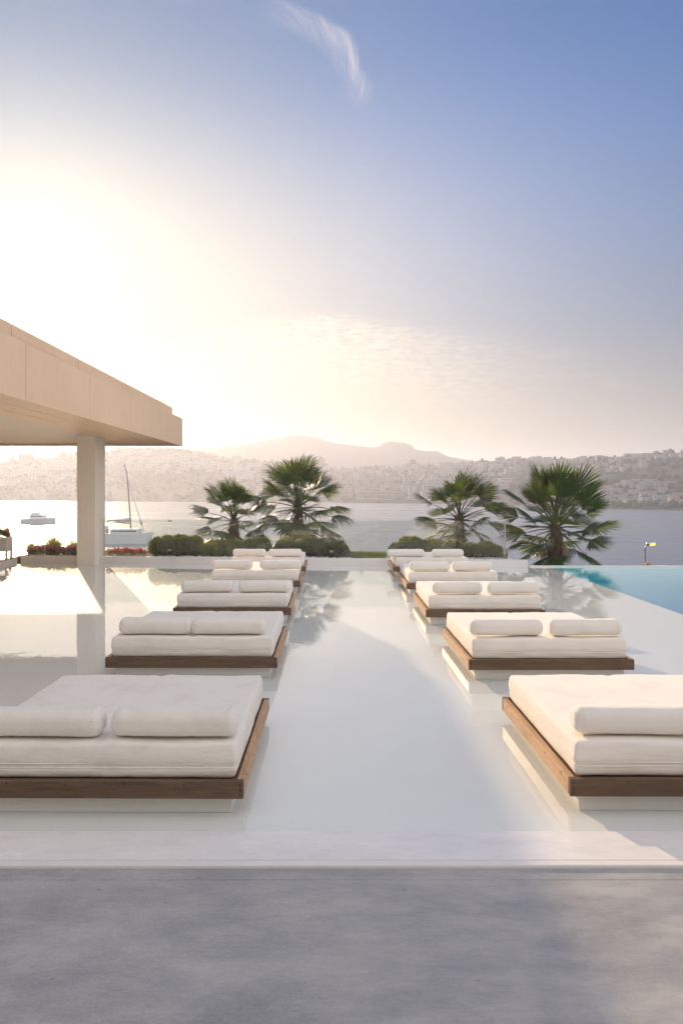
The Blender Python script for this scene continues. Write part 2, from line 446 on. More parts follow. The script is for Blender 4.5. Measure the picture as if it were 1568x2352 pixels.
M_HULL = m_plain('white_hull', (.72, .71, .70), .35)
M_NAVY = m_plain('navy_hull', (.03, .06, .16), .3)
M_BLUE = m_plain('blue_cover', (.07, .18, .42), .5)
M_BGREY = m_plain('boat_glazing', (.08, .08, .09), .2)
M_SAIL = m_plain('sail_cloth', (.45, .44, .43), .8)
M_LAMP = m_plain('lamp_lens', (1.0, .55, .05), .3, .4, 0, .8)
M_POLE = m_plain('lamp_pole_paint', (.10, .11, .12), .5)
M_BUOY = m_plain('buoy_red', (.6, .06, .04), .5)
M_PLANTER = simple('white_painted_slat', (.80, .77, .74), .5, .05, 8)
M_SOIL = simple('garden_soil', (.11, .085, .06), .95, .3, 3, .1, .5, world=True)

# ------------------------------------------------------------------ setting: pool and deck
XL, XR = -14.0, 14.0
def rear(x):                 # front face of the rear wall
    return 20.98 + (22.3 - 20.98) * (5.5 - x) / 13.8
def slab(name, pts, z0, z1, m, parent=None, kind='structure', smooth=False):
    n = len(pts)
    vs = [(x, y, z0) for x, y in pts] + [(x, y, z1) for x, y in pts]
    fs = [tuple(range(n - 1, -1, -1)), tuple(range(n, 2 * n))] + [(i, (i + 1) % n, n + (i + 1) % n, n + i) for i in range(n)]
    o = link(name, mesh_from(name, vs, fs, m, smooth), parent)
    if kind: o['kind'] = kind
    return o

mb = MB(); mb.box(-16, 16, -10, 4.185, -.6, .0, .003); mb.box(-16, 16, 4.187, 4.309, -.6, .0, .003)
tag(mb.build('terrace', M_DECK), kind='structure')
mb = MB(); mb.box(-16, 16, 4.310, 4.3752, -.6, .0178, .008); tag(mb.build('coping_highlight_strip', M_NOSE), kind='structure')
mb = MB(); mb.box(-16, 16, 4.3755, 4.74, -.6, .018, .0008)
tag(mb.build('pool_coping', M_COPE, smooth=False), kind='structure')
slab('pool_floor', [(XL, 4.742), (6.2, 4.742), (6.2, 20.9), (5.4, 20.98), (-8.3, 22.3), (XL, rear(XL))], -.5, -.055, M_POOL)
mb = MB()
for k in range(6):
    x0 = 6.202 + .34 * k; zt = -.055 - .19 * (k + 1)
    mb.box(x0, x0 + .34 - .002, 4.744, 20.745, -1.6, zt)
tag(mb.build('pool_steps', M_TILE), kind='structure')
slab('deep_pool_floor', [(8.244, 4.744), (XR, 4.744), (XR, 20.745), (8.244, 20.745)], -1.6, -1.35, M_TILE)
mb = MB(); mb.box(6.205, XR, 20.748, 20.80, -1.6, -.01)
tag(mb.build('deep_pool_lining', M_TILE), kind='structure')
mb = MB(); mb.box(5.53, 16, 20.802, 21.02, -2.6, .028, .01)
tag(mb.build('infinity_edge', M_WALL), 'flush white overflow edge beyond the turquoise deep end', 'pool edge')
mb = MB(); mb.box(XR + .002, XR + 2, 4.744, 20.8, -1.6, .03, .01)
tag(mb.build('pool_side_terrace', M_COPE), kind='structure')
# rear wall with a lip
def band(x0, x1, f0, f1, z0, z1):
    return [(x0, rear(x0) + f0, z0), (x1, rear(x1) + f0, z0), (x1, rear(x1) + f1, z0), (x0, rear(x0) + f1, z0),
            (x0, rear(x0) + f0, z1), (x1, rear(x1) + f0, z1), (x1, rear(x1) + f1, z1), (x0, rear(x0) + f1, z1)]
BF = [(3, 2, 1, 0), (4, 5, 6, 7), (0, 1, 5, 4), (1, 2, 6, 5), (2, 3, 7, 6), (3, 0, 4, 7)]
mb = MB(); mb.add(band(-9.0, 5.52, 0, .26, -1.2, .17), BF)
bmw = bmesh.new(); tmp = mesh_from('t', mb.v, mb.f, M_WALL); bmw.from_mesh(tmp)
bmesh.ops.bevel(bmw, geom=list(bmw.edges), offset=.015, segments=2, affect='EDGES'); bmw.to_mesh(tmp); bmw.free(); tmp.name = 'planter_wall'
tag(link('planter_wall', tmp), 'low white rendered wall closing the far end of the shallow pool', 'wall')

# water sheet (real surface: reflecting and see-through)
wp = [(XL, 4.7395), (XR, 4.7395), (XR, 20.803), (5.53, 20.803), (5.53, rear(5.5) + .01), (-9.0, rear(-9.0) + .01), (XL, rear(XL) + .01)]
wo = link('pool_water', mesh_from('pool_water', [(x, y, 0.0) for x, y in wp], [tuple(range(len(wp)))], M_WATER))
wo['kind'] = 'structure'
# the body of the deep end, which tints what is seen through it
mv, g, out = mat('deep_water_body'); va = g.n('ShaderNodeVolumeAbsorption'); va.inputs[0].default_value = (.20, .88, .94, 1); va.inputs[1].default_value = .75
g.nt.links.new(va.outputs[0], out.inputs['Volume'])
mb = MB()
for k in range(6):
    x0 = 6.202 + .34 * k; zt = -.055 - .19 * (k + 1); mb.box(x0 + .003, x0 + .337, 4.76, 20.74, zt + .004, -.008)
mb.box(8.25, XR - .01, 4.76, 20.74, -1.346, -.008)
tag(mb.build('deep_water', mv), kind='structure')

# planting bed, lawn, garden slope, sea
slab('planting_bed', [(-9.4, rear(-9.4) + .262), (5.3, rear(5.3) + .262), (5.3, 24.6), (-9.4, 25.2)], -1.2, .10, M_SOIL)
def terr_mesh(name, xs, ys, hf, m):
    V = [(x, y, hf(x, y)) for y in ys for x in xs]; nx = len(xs)
    F = [(j * nx + i, j * nx + i + 1, (j + 1) * nx + i + 1, (j + 1) * nx + i) for j in range(len(ys) - 1) for i in range(nx - 1)]
    return link(name, mesh_from(name, V, F, m, True))
SEA = EYE - 12.5
def gslope(x, y):
    t = min(max((y - 21.3) / 60, 0), 1)
    return -1.5 - 10.2 * t + .25 * mnoise.noise((x * .2, y * .2, 0))
o = terr_mesh('garden_slope', list(np.linspace(-60, 60, 40)), [21.0, 23, 26, 30, 36, 44, 54, 64, 75, 90], gslope, M_SOIL); o['kind'] = 'structure'
o = link('sea', mesh_from('sea', [(-2900, 40, SEA), (2900, 40, SEA), (2900, 1300, SEA), (-2900, 1300, SEA)], [(0, 1, 2, 3)], M_SEA)); o['kind'] = 'structure'
# terrace ground behind and beside the camera
o = slab('ground', [(-80, -60), (80, -60), (80, 20.6), (-80, 20.6)], -3.2, -1.7, M_SOIL)

# ------------------------------------------------------------------ far shore
def interp(tab, x):
    xs = [a for a, b in tab]; ys = [b for a, b in tab]; return float(np.interp(x, xs, ys))
SHORE = [(-900, 1148), (0, 1150.6), (480, 1153), (770, 1154), (940, 1156), (1100, 1159), (1395, 1169), (1568, 1173), (2400, 1190)]
RIDGE = [(-900, 1075), (-200, 1068), (0, 1062), (60, 1054), (140, 1050), (175, 1041), (240, 1039), (296, 1034), (362, 1035), (402, 1034), (440, 1038), (480, 1043), (516, 1052),
         (566, 1058), (607, 1062), (666, 1063), (709, 1070), (733, 1068), (768, 1078), (812, 1077), (861, 1078), (900, 1074), (951, 1070), (1002, 1071), (1054, 1067),
         (1105, 1061), (1148, 1057), (1228, 1054), (1335, 1054), (1389, 1051), (1442, 1047), (1523, 1043), (1568, 1039), (1800, 1025), (2400, 1000)]
MOUNT = [(300, 1060), (380, 1038), (420, 1031), (460, 1028.7), (519, 1023), (584, 1014), (636, 1005), (665, 998.5), (689, 996.5), (724, 1003), (745, 1011), (768, 1017), (827, 1023.5),
         (861, 1027), (872, 1024), (884, 1013), (905, 1014), (940, 1018), (954, 1032), (975, 1035), (1006, 1035.5), (1029, 1048), (1095, 1058.6), (1180, 1072), (1300, 1100)]
def hillpt(x, t):
    """x: view column, t: 0 shore .. 1 ridge .. 1.3 behind"""
    zs = 1750 * 12.5 / (interp(SHORE, x) - 1122); zr = zs * 1.0 + 330
    Y = zs + t * (zr - zs)
    top = (1122 - interp(RIDGE, x)) / 1750 * zr + EYE - SEA
    prof = min(t, 1.0)
    h = top * (1.04 * prof - .04 * prof * prof) if t <= 1 else top * (1 - (t - 1) * 1.1)
    X = (x - 752) / 1750 * Y
    nz = mnoise.fractal((X * .012, Y * .012, 3), 1, 2, 4) * 7 * min(t * 3, 1) * max(0, 1 - t)
    return X, Y, SEA + h + nz - (0.6 if t <= 0 else 0)
xs_ = list(np.linspace(-900, 2400, 300)); ts_ = [-.04] + list(np.linspace(0, 1, 34)) + [1.1, 1.3, 1.6]
V = [hillpt(x, t) for t in ts_ for x in xs_]; n = len(xs_)
F = [(j * n + i, j * n + i + 1, (j + 1) * n + i + 1, (j + 1) * n + i) for j in range(len(ts_) - 1) for i in range(n - 1)]
o = link('far_hillside', mesh_from('far_hillside', V, F, M_HILL, True)); o['kind'] = 'structure'
# hazy mountain behind
MY = 1560
xs_ = list(np.linspace(-600, 2100, 260)); ts_ = list(np.linspace(0, 1.4, 26)); V = []
for t in ts_:
    for x in xs_:
        zr = MY; Y = zr - 300 + 300 * t if t <= 1 else zr + 600 * (t - 1)
        rg = interp(MOUNT, x) if 300 <= x <= 1300 else 1100
        top = max((1122 - rg) / 1750 * zr + EYE - SEA, 2)
        X = (x - 752) / 1750 * (zr if t >= 1 else Y)
        h = top * (math.sin(min(t, 1) * math.pi / 2) ** 1.6 if t <= 1 else 1 - (t - 1))
        h += mnoise.fractal((X * .006, Y * .006, 9), 1, 2, 5) * 8 * (1 - abs(min(t, 1) - .5) * 2) + mnoise.noise((x * .15, 0, 1)) * 1.2 * (t > .9)
        V.append((X, Y, SEA - 1 + h))
n = len(xs_)
F = [(j * n + i, j * n + i + 1, (j + 1) * n + i + 1, (j + 1) * n + i) for j in range(len(ts_) - 1) for i in range(n - 1)]
o = link('distant_mountain', mesh_from('distant_mountain', V, F, M_HILL, True)); o['kind'] = 'structure'

def hill_at(x, y):
    """point of the hillside seen at column x, row y"""
    lo, hi = 0.0, 1.0
    for _ in range(22):
        t = (lo + hi) / 2; X, Y, Z = hillpt(x, t)
        yy = 1122 - (Z - EYE) / Y * 1750
        if yy > y: lo = t
        else: hi = t
    return hillpt(x, (lo + hi) / 2)

rng = random.Random(7)
# --- houses
def house_mesh(kind, w, d, fl):
    """walls (with parapet and upper volumes) and a second mesh of window openings"""
    a = MB(); b = MB(); hh = 3.0
    if kind == 'cube':
        a.box(-w/2, w/2, -d/2, d/2, -4, hh*fl); a.box(-w/2-.15, w/2+.15, -d/2-.15, d/2+.15, hh*fl, hh*fl+.35)
        if fl > 1: a.box(-w/2, w*.1, -d/2-1.6, -d/2-.01, -4, hh*(fl-1)+.9)
    elif kind == 'villa':      # storeys of framed terraces
        a.box(-w/2, w/2, -d/2+1.8, d/2, -4, hh*fl)
        for k in range(fl+1): a.box(-w/2-.2, w/2+.2, -d/2, d/2+.1, hh*k-.2, hh*k+.25)
        for s in (-w/2-.2, -w*.02, w/2-.15): a.box(s, s+.35, -d/2+.02, -d/2+1.79, 0, hh*fl-.21)
        a.box(-w/2, w/2, -d/2+.1, d/2, -6, -.21)
    elif kind == 'pitched':
        a.box(-w/2, w/2, -d/2, d/2, -4, hh*fl)
        z = hh*fl
        a.add([(-w/2-.4, -d/2-.4, z+.01), (w/2+.4, -d/2-.4, z+.01), (w/2+.4, d/2+.4, z+.01), (-w/2-.4, d/2+.4, z+.01), (-w/4, 0, z+1.8), (w/4, 0, z+1.8)],
              [(0, 1, 5, 4), (2, 3, 4, 5), (1, 2, 5), (3, 0, 4), (3, 2, 1, 0)], 1)
    nb = max(2, int(w / 3.2)); yy = -d/2 + (1.8 if kind == 'villa' else 0)
    for k in range(fl):
        for i in range(nb):
            cx = -w/2 + (i + .5) * w / nb; ww = w / nb * (.40 if kind == 'villa' else .26)
            yo = yy - (1.62 if (kind == 'cube' and fl > 1 and k < fl - 1 and cx < w*.1) else 0)
            b.box(cx-ww, cx+ww, yo-.06, yo+.3, hh*k+.5, hh*k+2.3)
    return a, b
HM = {}
for key, (kd, w, d, fl, wm) in {
    'cube_small': ('cube', 7, 7, 1, M_HWALL), 'cube_two': ('cube', 8, 8, 2, M_HWALL), 'cube_wide': ('cube', 13, 8, 2, M_HWALL), 'cube_tall': ('cube', 9, 8, 3, M_HWALL),
    'villa': ('villa', 9, 8, 2, M_HWALL), 'villa_wide': ('villa', 14, 9, 2, M_HWALL), 'pitched': ('pitched', 9, 8, 2, M_HWALL), 'grey': ('cube', 10, 8, 2, M_HGREY)}.items():
    a, b = house_mesh(kd, w, d, fl)
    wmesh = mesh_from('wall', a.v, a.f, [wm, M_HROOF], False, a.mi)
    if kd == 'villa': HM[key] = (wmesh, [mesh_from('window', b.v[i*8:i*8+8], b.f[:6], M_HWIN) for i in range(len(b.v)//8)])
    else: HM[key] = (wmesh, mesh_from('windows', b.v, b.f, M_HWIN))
HN = {'cube_small': ('small_white_house', 'small flat white house'), 'cube_two': ('white_house', 'two storey white house'),
      'cube_wide': ('white_house', 'wide white house'), 'cube_tall': ('apartment_house', 'tall white apartment house'),
      'villa': ('terrace_villa', 'white villa with framed terraces'), 'villa_wide': ('terrace_villa', 'long terraced villa'),
      'pitched': ('tiled_house', 'pale house with terracotta roof'), 'grey': ('grey_house', 'grey stone house')}
XDESC = [(60, 'at the left edge'), (120, 'above the motor cruiser'), (241, 'by the column'), (300, 'left of the mast'), (360, 'right of the mast'), (425, 'under the roof tip'), (480, 'right of the roof tip'),
         (540, 'above the leftmost palm'), (640, 'between the left palms'), (735, 'behind the tall palm'), (800, 'right of the tall palm'), (860, 'left of the hotel'), (950, 'over the hotel'),
         (1000, 'above the road'), (1055, 'over the third palm'), (1110, 'right of the third palm'), (1170, 'left of the big palm'), (1230, 'over the big palm\'s left fronds'), (1310, 'behind the big palm'),
         (1370, 'over the big palm\'s right fronds'), (1430, 'right of the big palm'), (1500, 'above the street lamp'), (9999, 'at the right edge')]
def place_house(key, x, y, zone, s=1.0, rz=None):
    X, Y, Z = hill_at(x, y)
    wm, nm = HM[key]; nme, lab = HN[key]
    rz = rng.uniform(-.35, .35) if rz is None else rz
    dyr = y - interp(RIDGE, x); dys = interp(SHORE, x) - y
    yd = 'by the water' if dys < 12 else 'on the ridge line' if dyr < 8 else 'just below the ridge' if dyr < 20 else 'halfway up the hill' if dys > 34 else 'low on the hill'
    xd = [t for a, t in XDESC if x < a][0]
    lb = f'{lab} {yd}, {xd}'
    e = empty(nme, (X, Y, Z), rz, lb, 'house', 'far houses: ' + lb)
    e.scale = (s, s, s)
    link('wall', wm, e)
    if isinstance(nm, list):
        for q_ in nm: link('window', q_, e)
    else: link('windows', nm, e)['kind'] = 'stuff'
ZO6 = lambda x, y: (746.3 + x * .2563, 1033.4 + y * .2563)
for row in (((127, 205), (228, 205), (325, 205)), ((230, 258), (328, 260), (435, 262)), ((160, 312), (262, 312), (362, 312), (463, 314)),
            ((215, 366), (305, 366), (427, 366)), ((100, 258),)):
    for x, y in row: place_house('villa', *ZO6(x, y), 'on the slope facing the centre of the bay', .82, rng.uniform(-.1, .1))
for x, y in ((185, 428), (342, 428), (455, 430)): place_house('villa_wide', *ZO6(x, y), 'in the row just above the middle shore', .9, rng.uniform(-.08, .08))
for x, y in ((965, 312), (935, 365), (1000, 300), (925, 425), (968, 365), (1280, 365), (1290, 330), (1270, 410), (1200, 432)): place_house('villa_wide', *ZO6(x, y), 'right of the pale road', .85, rng.uniform(-.1, .1))

# the large hotel above the middle shore: wings with floors of glazed balconies
def wing(parent, x, y, w, fl, name='wing'):
    X, Y, Z = hill_at(x, y); P = parent.location
    a = MB(); b = MB(); hh = 2.7; d = 9
    a.box(-w/2, w/2, -d/2+1.4, d/2, -5, hh*fl)
    for k in range(fl+1): a.box(-w/2-.2, w/2+.2, -d/2, d/2+.1, hh*k-.15, hh*k+.2)
    nb = max(3, int(w/3.6))
    for i in range(nb+1): xx = -w/2 + i*w/nb; a.box(xx-.15, xx+.15, -d/2+.02, -d/2+1.39, 0, hh*fl-.16)
    for k in range(fl):
        for i in range(nb):
            cx = -w/2+(i+.5)*w/nb; b.box(cx-w/nb*.38, cx+w/nb*.38, -d/2+1.34, -d/2+1.6, hh*k+.4, hh*k+2.2)
    wgo = a.build(name, M_HWALL, parent, loc=(X-P.x, Y-P.y, Z-P.z)); [link('window', mesh_from('window', b.v[i*8:i*8+8], b.f[:6], M_HWIN), wgo) for i in range(len(b.v)//8)]
hx, hy, hz = hill_at(900, 1146)
hotel = empty('hotel', (hx, hy, hz), 0, 'large stepped white hotel above the middle shore, left of the pale road', 'hotel')
for x, y, w, fl in ((901, 1108, 14, 2), (940, 1109, 13, 3), (938, 1124, 15, 2), (888, 1124, 13, 2), (880, 1143, 14, 2), (916, 1143, 10, 2), (880, 1098, 8, 1), (942, 1146, 3.2, 4)):
    wing(hotel, x, y, w * .92, fl)
# pale road up the hill
pts = [(937, 1151), (944, 1138), (952, 1125), (960, 1112), (967, 1102), (975, 1093)]
V = []; 
for i, (x, y) in enumerate(pts):
    for s in (-1, 1):
        X, Y, Z = hill_at(x + s * (4.2 - .5 * i), y); V.append((X, Y, Z + 2.2))
o = link('hill_road', mesh_from('hill_road', V + [(a, b, c - 3) for a, b, c in V],
    [(2*i, 2*i+1, 2*i+3, 2*i+2) for i in range(5)] + [(2*i, 2*i+2, 14+2*i-2+2-0, 12+2*i) for i in range(0)], M_HGREY)); o['kind'] = 'structure'

def scatter_houses(n, xr, yf, keys, zone, smin, smax, mind=9):
    got = []; tries = 0
    while len(got) < n and tries < n * 60:
        tries += 1; x = rng.uniform(*xr); y = yf(x)
        if y is None: continue
        if any(abs(x - a) < mind and abs(y - b) < mind * .62 for a, b in got + PL): continue
        got.append((x, y)); place_house(rng.choice(keys), x, y, zone, rng.uniform(smin, smax))
    PL.extend(got)
PL = [ZO6(x, y) for x, y in ((127, 205), (228, 205), (325, 205), (230, 258), (328, 260), (435, 262), (160, 312), (262, 312), (362, 312), (463, 314), (215, 366), (305, 366), (427, 366))]
def under(lo, hi):
    return lambda x: interp(RIDGE, x) + rng.uniform(lo, hi)
scatter_houses(46, (775, 1150), under(4, 24), ['cube_small', 'cube_two', 'cube_two', 'cube_tall'], 'below the ridge in the middle of the far shore', .62, .85, 8)
scatter_houses(22, (985, 1180), under(26, 72), ['cube_two', 'cube_wide', 'pitched', 'villa'], 'halfway up behind the palms', .6, .85, 11)
scatter_houses(52, (1150, 1600), under(2, 15), ['cube_small', 'cube_two', 'cube_two', 'cube_wide', 'pitched', 'grey'], 'along the right-hand ridge', .5, .78, 8)
scatter_houses(30, (1150, 1480), under(16, 36), ['cube_small', 'cube_two', 'grey'], 'scattered below the right-hand ridge', .45, .62, 12)
scatter_houses(44, (1375, 1600), lambda x: rng.uniform(1110, 1160), ['cube_two', 'cube_wide', 'pitched', 'grey', 'cube_small'], 'near the right-hand shore', .45, .7, 8)
scatter_houses(48, (245, 560), under(5, 52), ['cube_two', 'cube_small', 'cube_tall', 'cube_wide'], 'on the sunlit hill left of the palms', .75, 1.1, 9)
scatter_houses(14, (560, 760), under(4, 50), ['cube_two', 'cube_small', 'cube_wide'], 'on the low hill behind the middle palm', .75, 1.0, 12)
scatter_houses(15, (-40, 172), under(12, 60), ['cube_wide', 'cube_wide', 'cube_two'], 'on the hazy hill at the far left', .9, 1.2, 11)

# parasols and low beach huts along the waterline
par = MB(); par.tube([(0, 0, -1), (0, 0, 2.3)], .06, 6); par.add([(0, 0, 3.0)] + [(1.9*math.cos(a*math.pi/4), 1.9*math.sin(a*math.pi/4), 2.3) for a in range(8)],
    [(0, k+1, (k+1) % 8+1) for k in range(8)] + [tuple(range(8, 0, -1))])
pm = mesh_from('beach_parasol', par.v, par.f, M_HWALL)
for x in list(np.arange(822, 906, 7.5)) + list(np.arange(930, 1000, 7.0)) + [1120, 1128, 1136, 1144]:
    X, Y, Z = hill_at(x + rng.uniform(-1, 1), interp(SHORE, x) - 2.2)
    tag(link('beach_parasol', pm, None, (X, Y, Z)), 'small white parasol on the far beach in front of the hotel', 'parasol', 'white parasols on the far beach')

# hill trees: one mass of crowns, and bigger ones on the ridge line
def crowns(name, pts, m, parent=None):
    bm = bmesh.new(); bmesh.ops.create_icosphere(bm, subdivisions=1, radius=1); bm.verts.index_update()
    bv = np.array([v.co[:] for v in bm.verts]); bf = np.array([[v.index for v in f.verts] for f in bm.faces]); bm.free()
    nr = np.random.RandomState(3); V = []; F = []
    for i, (p, s, h) in enumerate(pts):
        v = bv * nr.uniform(.72, 1.25, (len(bv), 1)) * (s, s, s * h) + np.array(p) + (0, 0, s * h * .55)
        V.append(v); F.append(bf + i * len(bv))
    return link(name, np_mesh(name, np.vstack(V), np.vstack(F), m), parent)
pts = []
for _ in range(5200):
    x = rng.uniform(-80, 1660); t = rng.uniform(.02, 1.0)
    if mnoise.noise((x * .02, t * 5, 4)) + rng.uniform(-.5, .5) < -.12: continue
    pts.append((hillpt(x, t), rng.uniform(.8, 2.6), rng.uniform(.7, 1.2)))
tag(crowns('hill_scrub', pts, M_TREE), kind='stuff')
pts = []
for x0, n_, sz in ((30, 5, 3.5), (60, 4, 5), (150, 10, 3.2), (300, 30, 2.8), (370, 24, 2.6), (430, 22, 2.6), (600, 20, 2.6), (728, 14, 4.8), (745, 8, 4), (855, 12, 3.4), (950, 5, 4.2), (1020, 16, 2.4), (1100, 20, 2.0), (1200, 20, 1.6), (1350, 20, 1.4), (1470, 20, 1.4), (1540, 8, 2.4)):
    for _ in range(n_):
        x = x0 + rng.gauss(0, 9 if n_ < 15 else 30); pts.append((hillpt(x, rng.uniform(.95, 1.02)), sz * rng.uniform(.6, 1.15), rng.uniform(.8, 1.5)))
tag(crowns('ridge_trees', pts, M_TREE), kind='stuff')

# ------------------------------------------------------------------ haze
mh, g, out = mat('haze_air'); pv = g.n('ShaderNodeVolumePrincipled')
pv.inputs['Color'].default_value = (.74, .78, .93, 1); pv.inputs['Density'].default_value = .00062; pv.inputs['Anisotropy'].default_value = .53
g.nt.links.new(pv.outputs[0], out.inputs['Volume'])
mb = MB(); mb.box(-2990, 2990, -70, 3100, -14.5, 127)
hz_o = mb.build('haze', mh); hz_o['kind'] = 'stuff'

# ------------------------------------------------------------------ pavilion
pav = empty('pavilion', (-7.0, 22.0, 0), 0, 'flat roofed pavilion with one white column standing at the left pool edge', 'pavilion')
def P(o):            # parent keeping the world place
    o.parent = pav; o.matrix_parent_inverse = Matrix.Translation(pav.location).inverted(); return o
mb = MB(); mb.box(-7.15, -6.62, 21.75, 22.72, -.054, 3.72, .012); P(mb.build('column', M_COLUMN))
XF = -4.96; Y0 = 2.4; Y1 = 26.1
mb = MB(); mb.box(-18, XF - .05, Y0, Y1 - .05, 3.66, 4.52); mb.box(-18, XF - .29, Y0 + .05, Y1 - .55, 4.521, 4.845)
P(mb.build('roof_slab', M_ROOFCORE))
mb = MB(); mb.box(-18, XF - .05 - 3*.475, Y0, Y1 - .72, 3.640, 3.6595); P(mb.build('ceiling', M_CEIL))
jy = [Y1, 22.75, 19.35, 15.95, 12.55, 9.15, 5.75, 2.4]
for a, b in zip(jy[1:], jy[:-1]):
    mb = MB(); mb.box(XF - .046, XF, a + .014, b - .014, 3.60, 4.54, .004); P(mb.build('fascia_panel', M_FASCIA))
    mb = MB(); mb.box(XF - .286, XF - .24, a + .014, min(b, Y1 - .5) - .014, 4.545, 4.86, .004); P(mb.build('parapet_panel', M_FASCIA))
for k in range(3):        # three soffit boards along the edge, then across the rear
    x1 = XF - .05 - k * .475
    for j, (a, b) in enumerate(zip(jy[1:], jy[:-1])):
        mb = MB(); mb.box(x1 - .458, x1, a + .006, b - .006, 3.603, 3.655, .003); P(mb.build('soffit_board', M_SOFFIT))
for k in range(5):
    x1 = XF - .05 - 3 * .475 - .003 - k * 2.2
    mb = MB(); mb.box(x1 - 2.196, x1, Y1 - .7, Y1, 3.604, 3.655, .003); P(mb.build('soffit_board', M_SOFFIT))
mb = MB(); mb.box(-18, XF - .05, Y1 - .046, Y1, 3.66, 4.54, .003); P(mb.build('rear_fascia', M_FASCIA))
# small rods standing on the parapet
for yy in (24.7, 25.0):
    mb = MB(); mb.tube([(XF - .4, yy, 4.84), (XF - .4, yy, 5.06)], .012, 6); P(mb.build('roof_rod', M_GALV, smooth=True))

# ------------------------------------------------------------------ hotel wing behind the terrace (what the glass mirrors)
hw = empty('hotel_wing', (2, -9, .003), 0, 'white two storey hotel wing facing the terrace from behind the viewpoint', 'building')
mb = MB(); mb.box(-24, 22, -9, -.3, -1, 11.2, .02); mb.box(-24, 22, -.299, 1.5, 3.05, 3.35, .01); mb.box(-24, 22, -.299, 1.5, 6.5, 6.8, .01); mb.build('wall', M_HWALL, hw)
for zz in (.0, 3.36):
    for k in range(8):
        x = -22 + k * 5.4
        mb = MB(); mb.box(x, x + 2.6, -.298, -.22, zz + .02, zz + 2.5, .01); w_ = mb.build('window', M_HWIN, hw)
        mb = MB(); mb.box(x + 1.27, x + 1.33, -.218, -.18, zz + .03, zz + 2.48); mb.build('frame', M_PLANTER, w_)

# ------------------------------------------------------------------ daybeds
def axis_pts(L, r, nm, ne=5):
    e = [(1 - math.cos(i / ne * math.pi / 2)) * r for i in range(ne)]
    a = [-L/2 + q for q in e]; mid = list(np.linspace(-L/2 + r, L/2 - r, nm + 1)); b = [L/2 - q for q in reversed(e)]
    return a + mid + b
def rounded(Lx, Ly, Lz, r, nx, ny, nz, ne=4, disp=None):
    """soft box centred at the origin"""
    ax = [axis_pts(Lx, r, nx, ne), axis_pts(Ly, r, ny, ne), axis_pts(Lz, r, nz, ne)]; H = (Lx/2, Ly/2, Lz/2)
    idx = {}; V = []; F = []
    def vid(p):
        k = tuple(round(q, 5) for q in p)
        if k not in idx:
            inner = [max(-H[i] + r, min(H[i] - r, p[i])) for i in range(3)]
            d = Vector([p[i] - inner[i] for i in range(3)])
            q = Vector(inner) + (d.normalized() * r if d.length > 1e-9 else d)
            if disp: q = disp(q, Vector(p))
            idx[k] = len(V); V.append(q)
        return idx[k]
    for a in range(3):
        b, c = (a + 1) % 3, (a + 2) % 3
        for s in (-1, 1):
            for i in range(len(ax[b]) - 1):
                for j in range(len(ax[c]) - 1):
                    q = []
                    for (u, v) in ((i, j), (i+1, j), (i+1, j+1), (i, j+1)):
                        p = [0, 0, 0]; p[a] = s * H[a]; p[b] = ax[b][u]; p[c] = ax[c][v]; q.append(vid(p))
                    F.append(q if s > 0 else q[::-1])
    return V, F

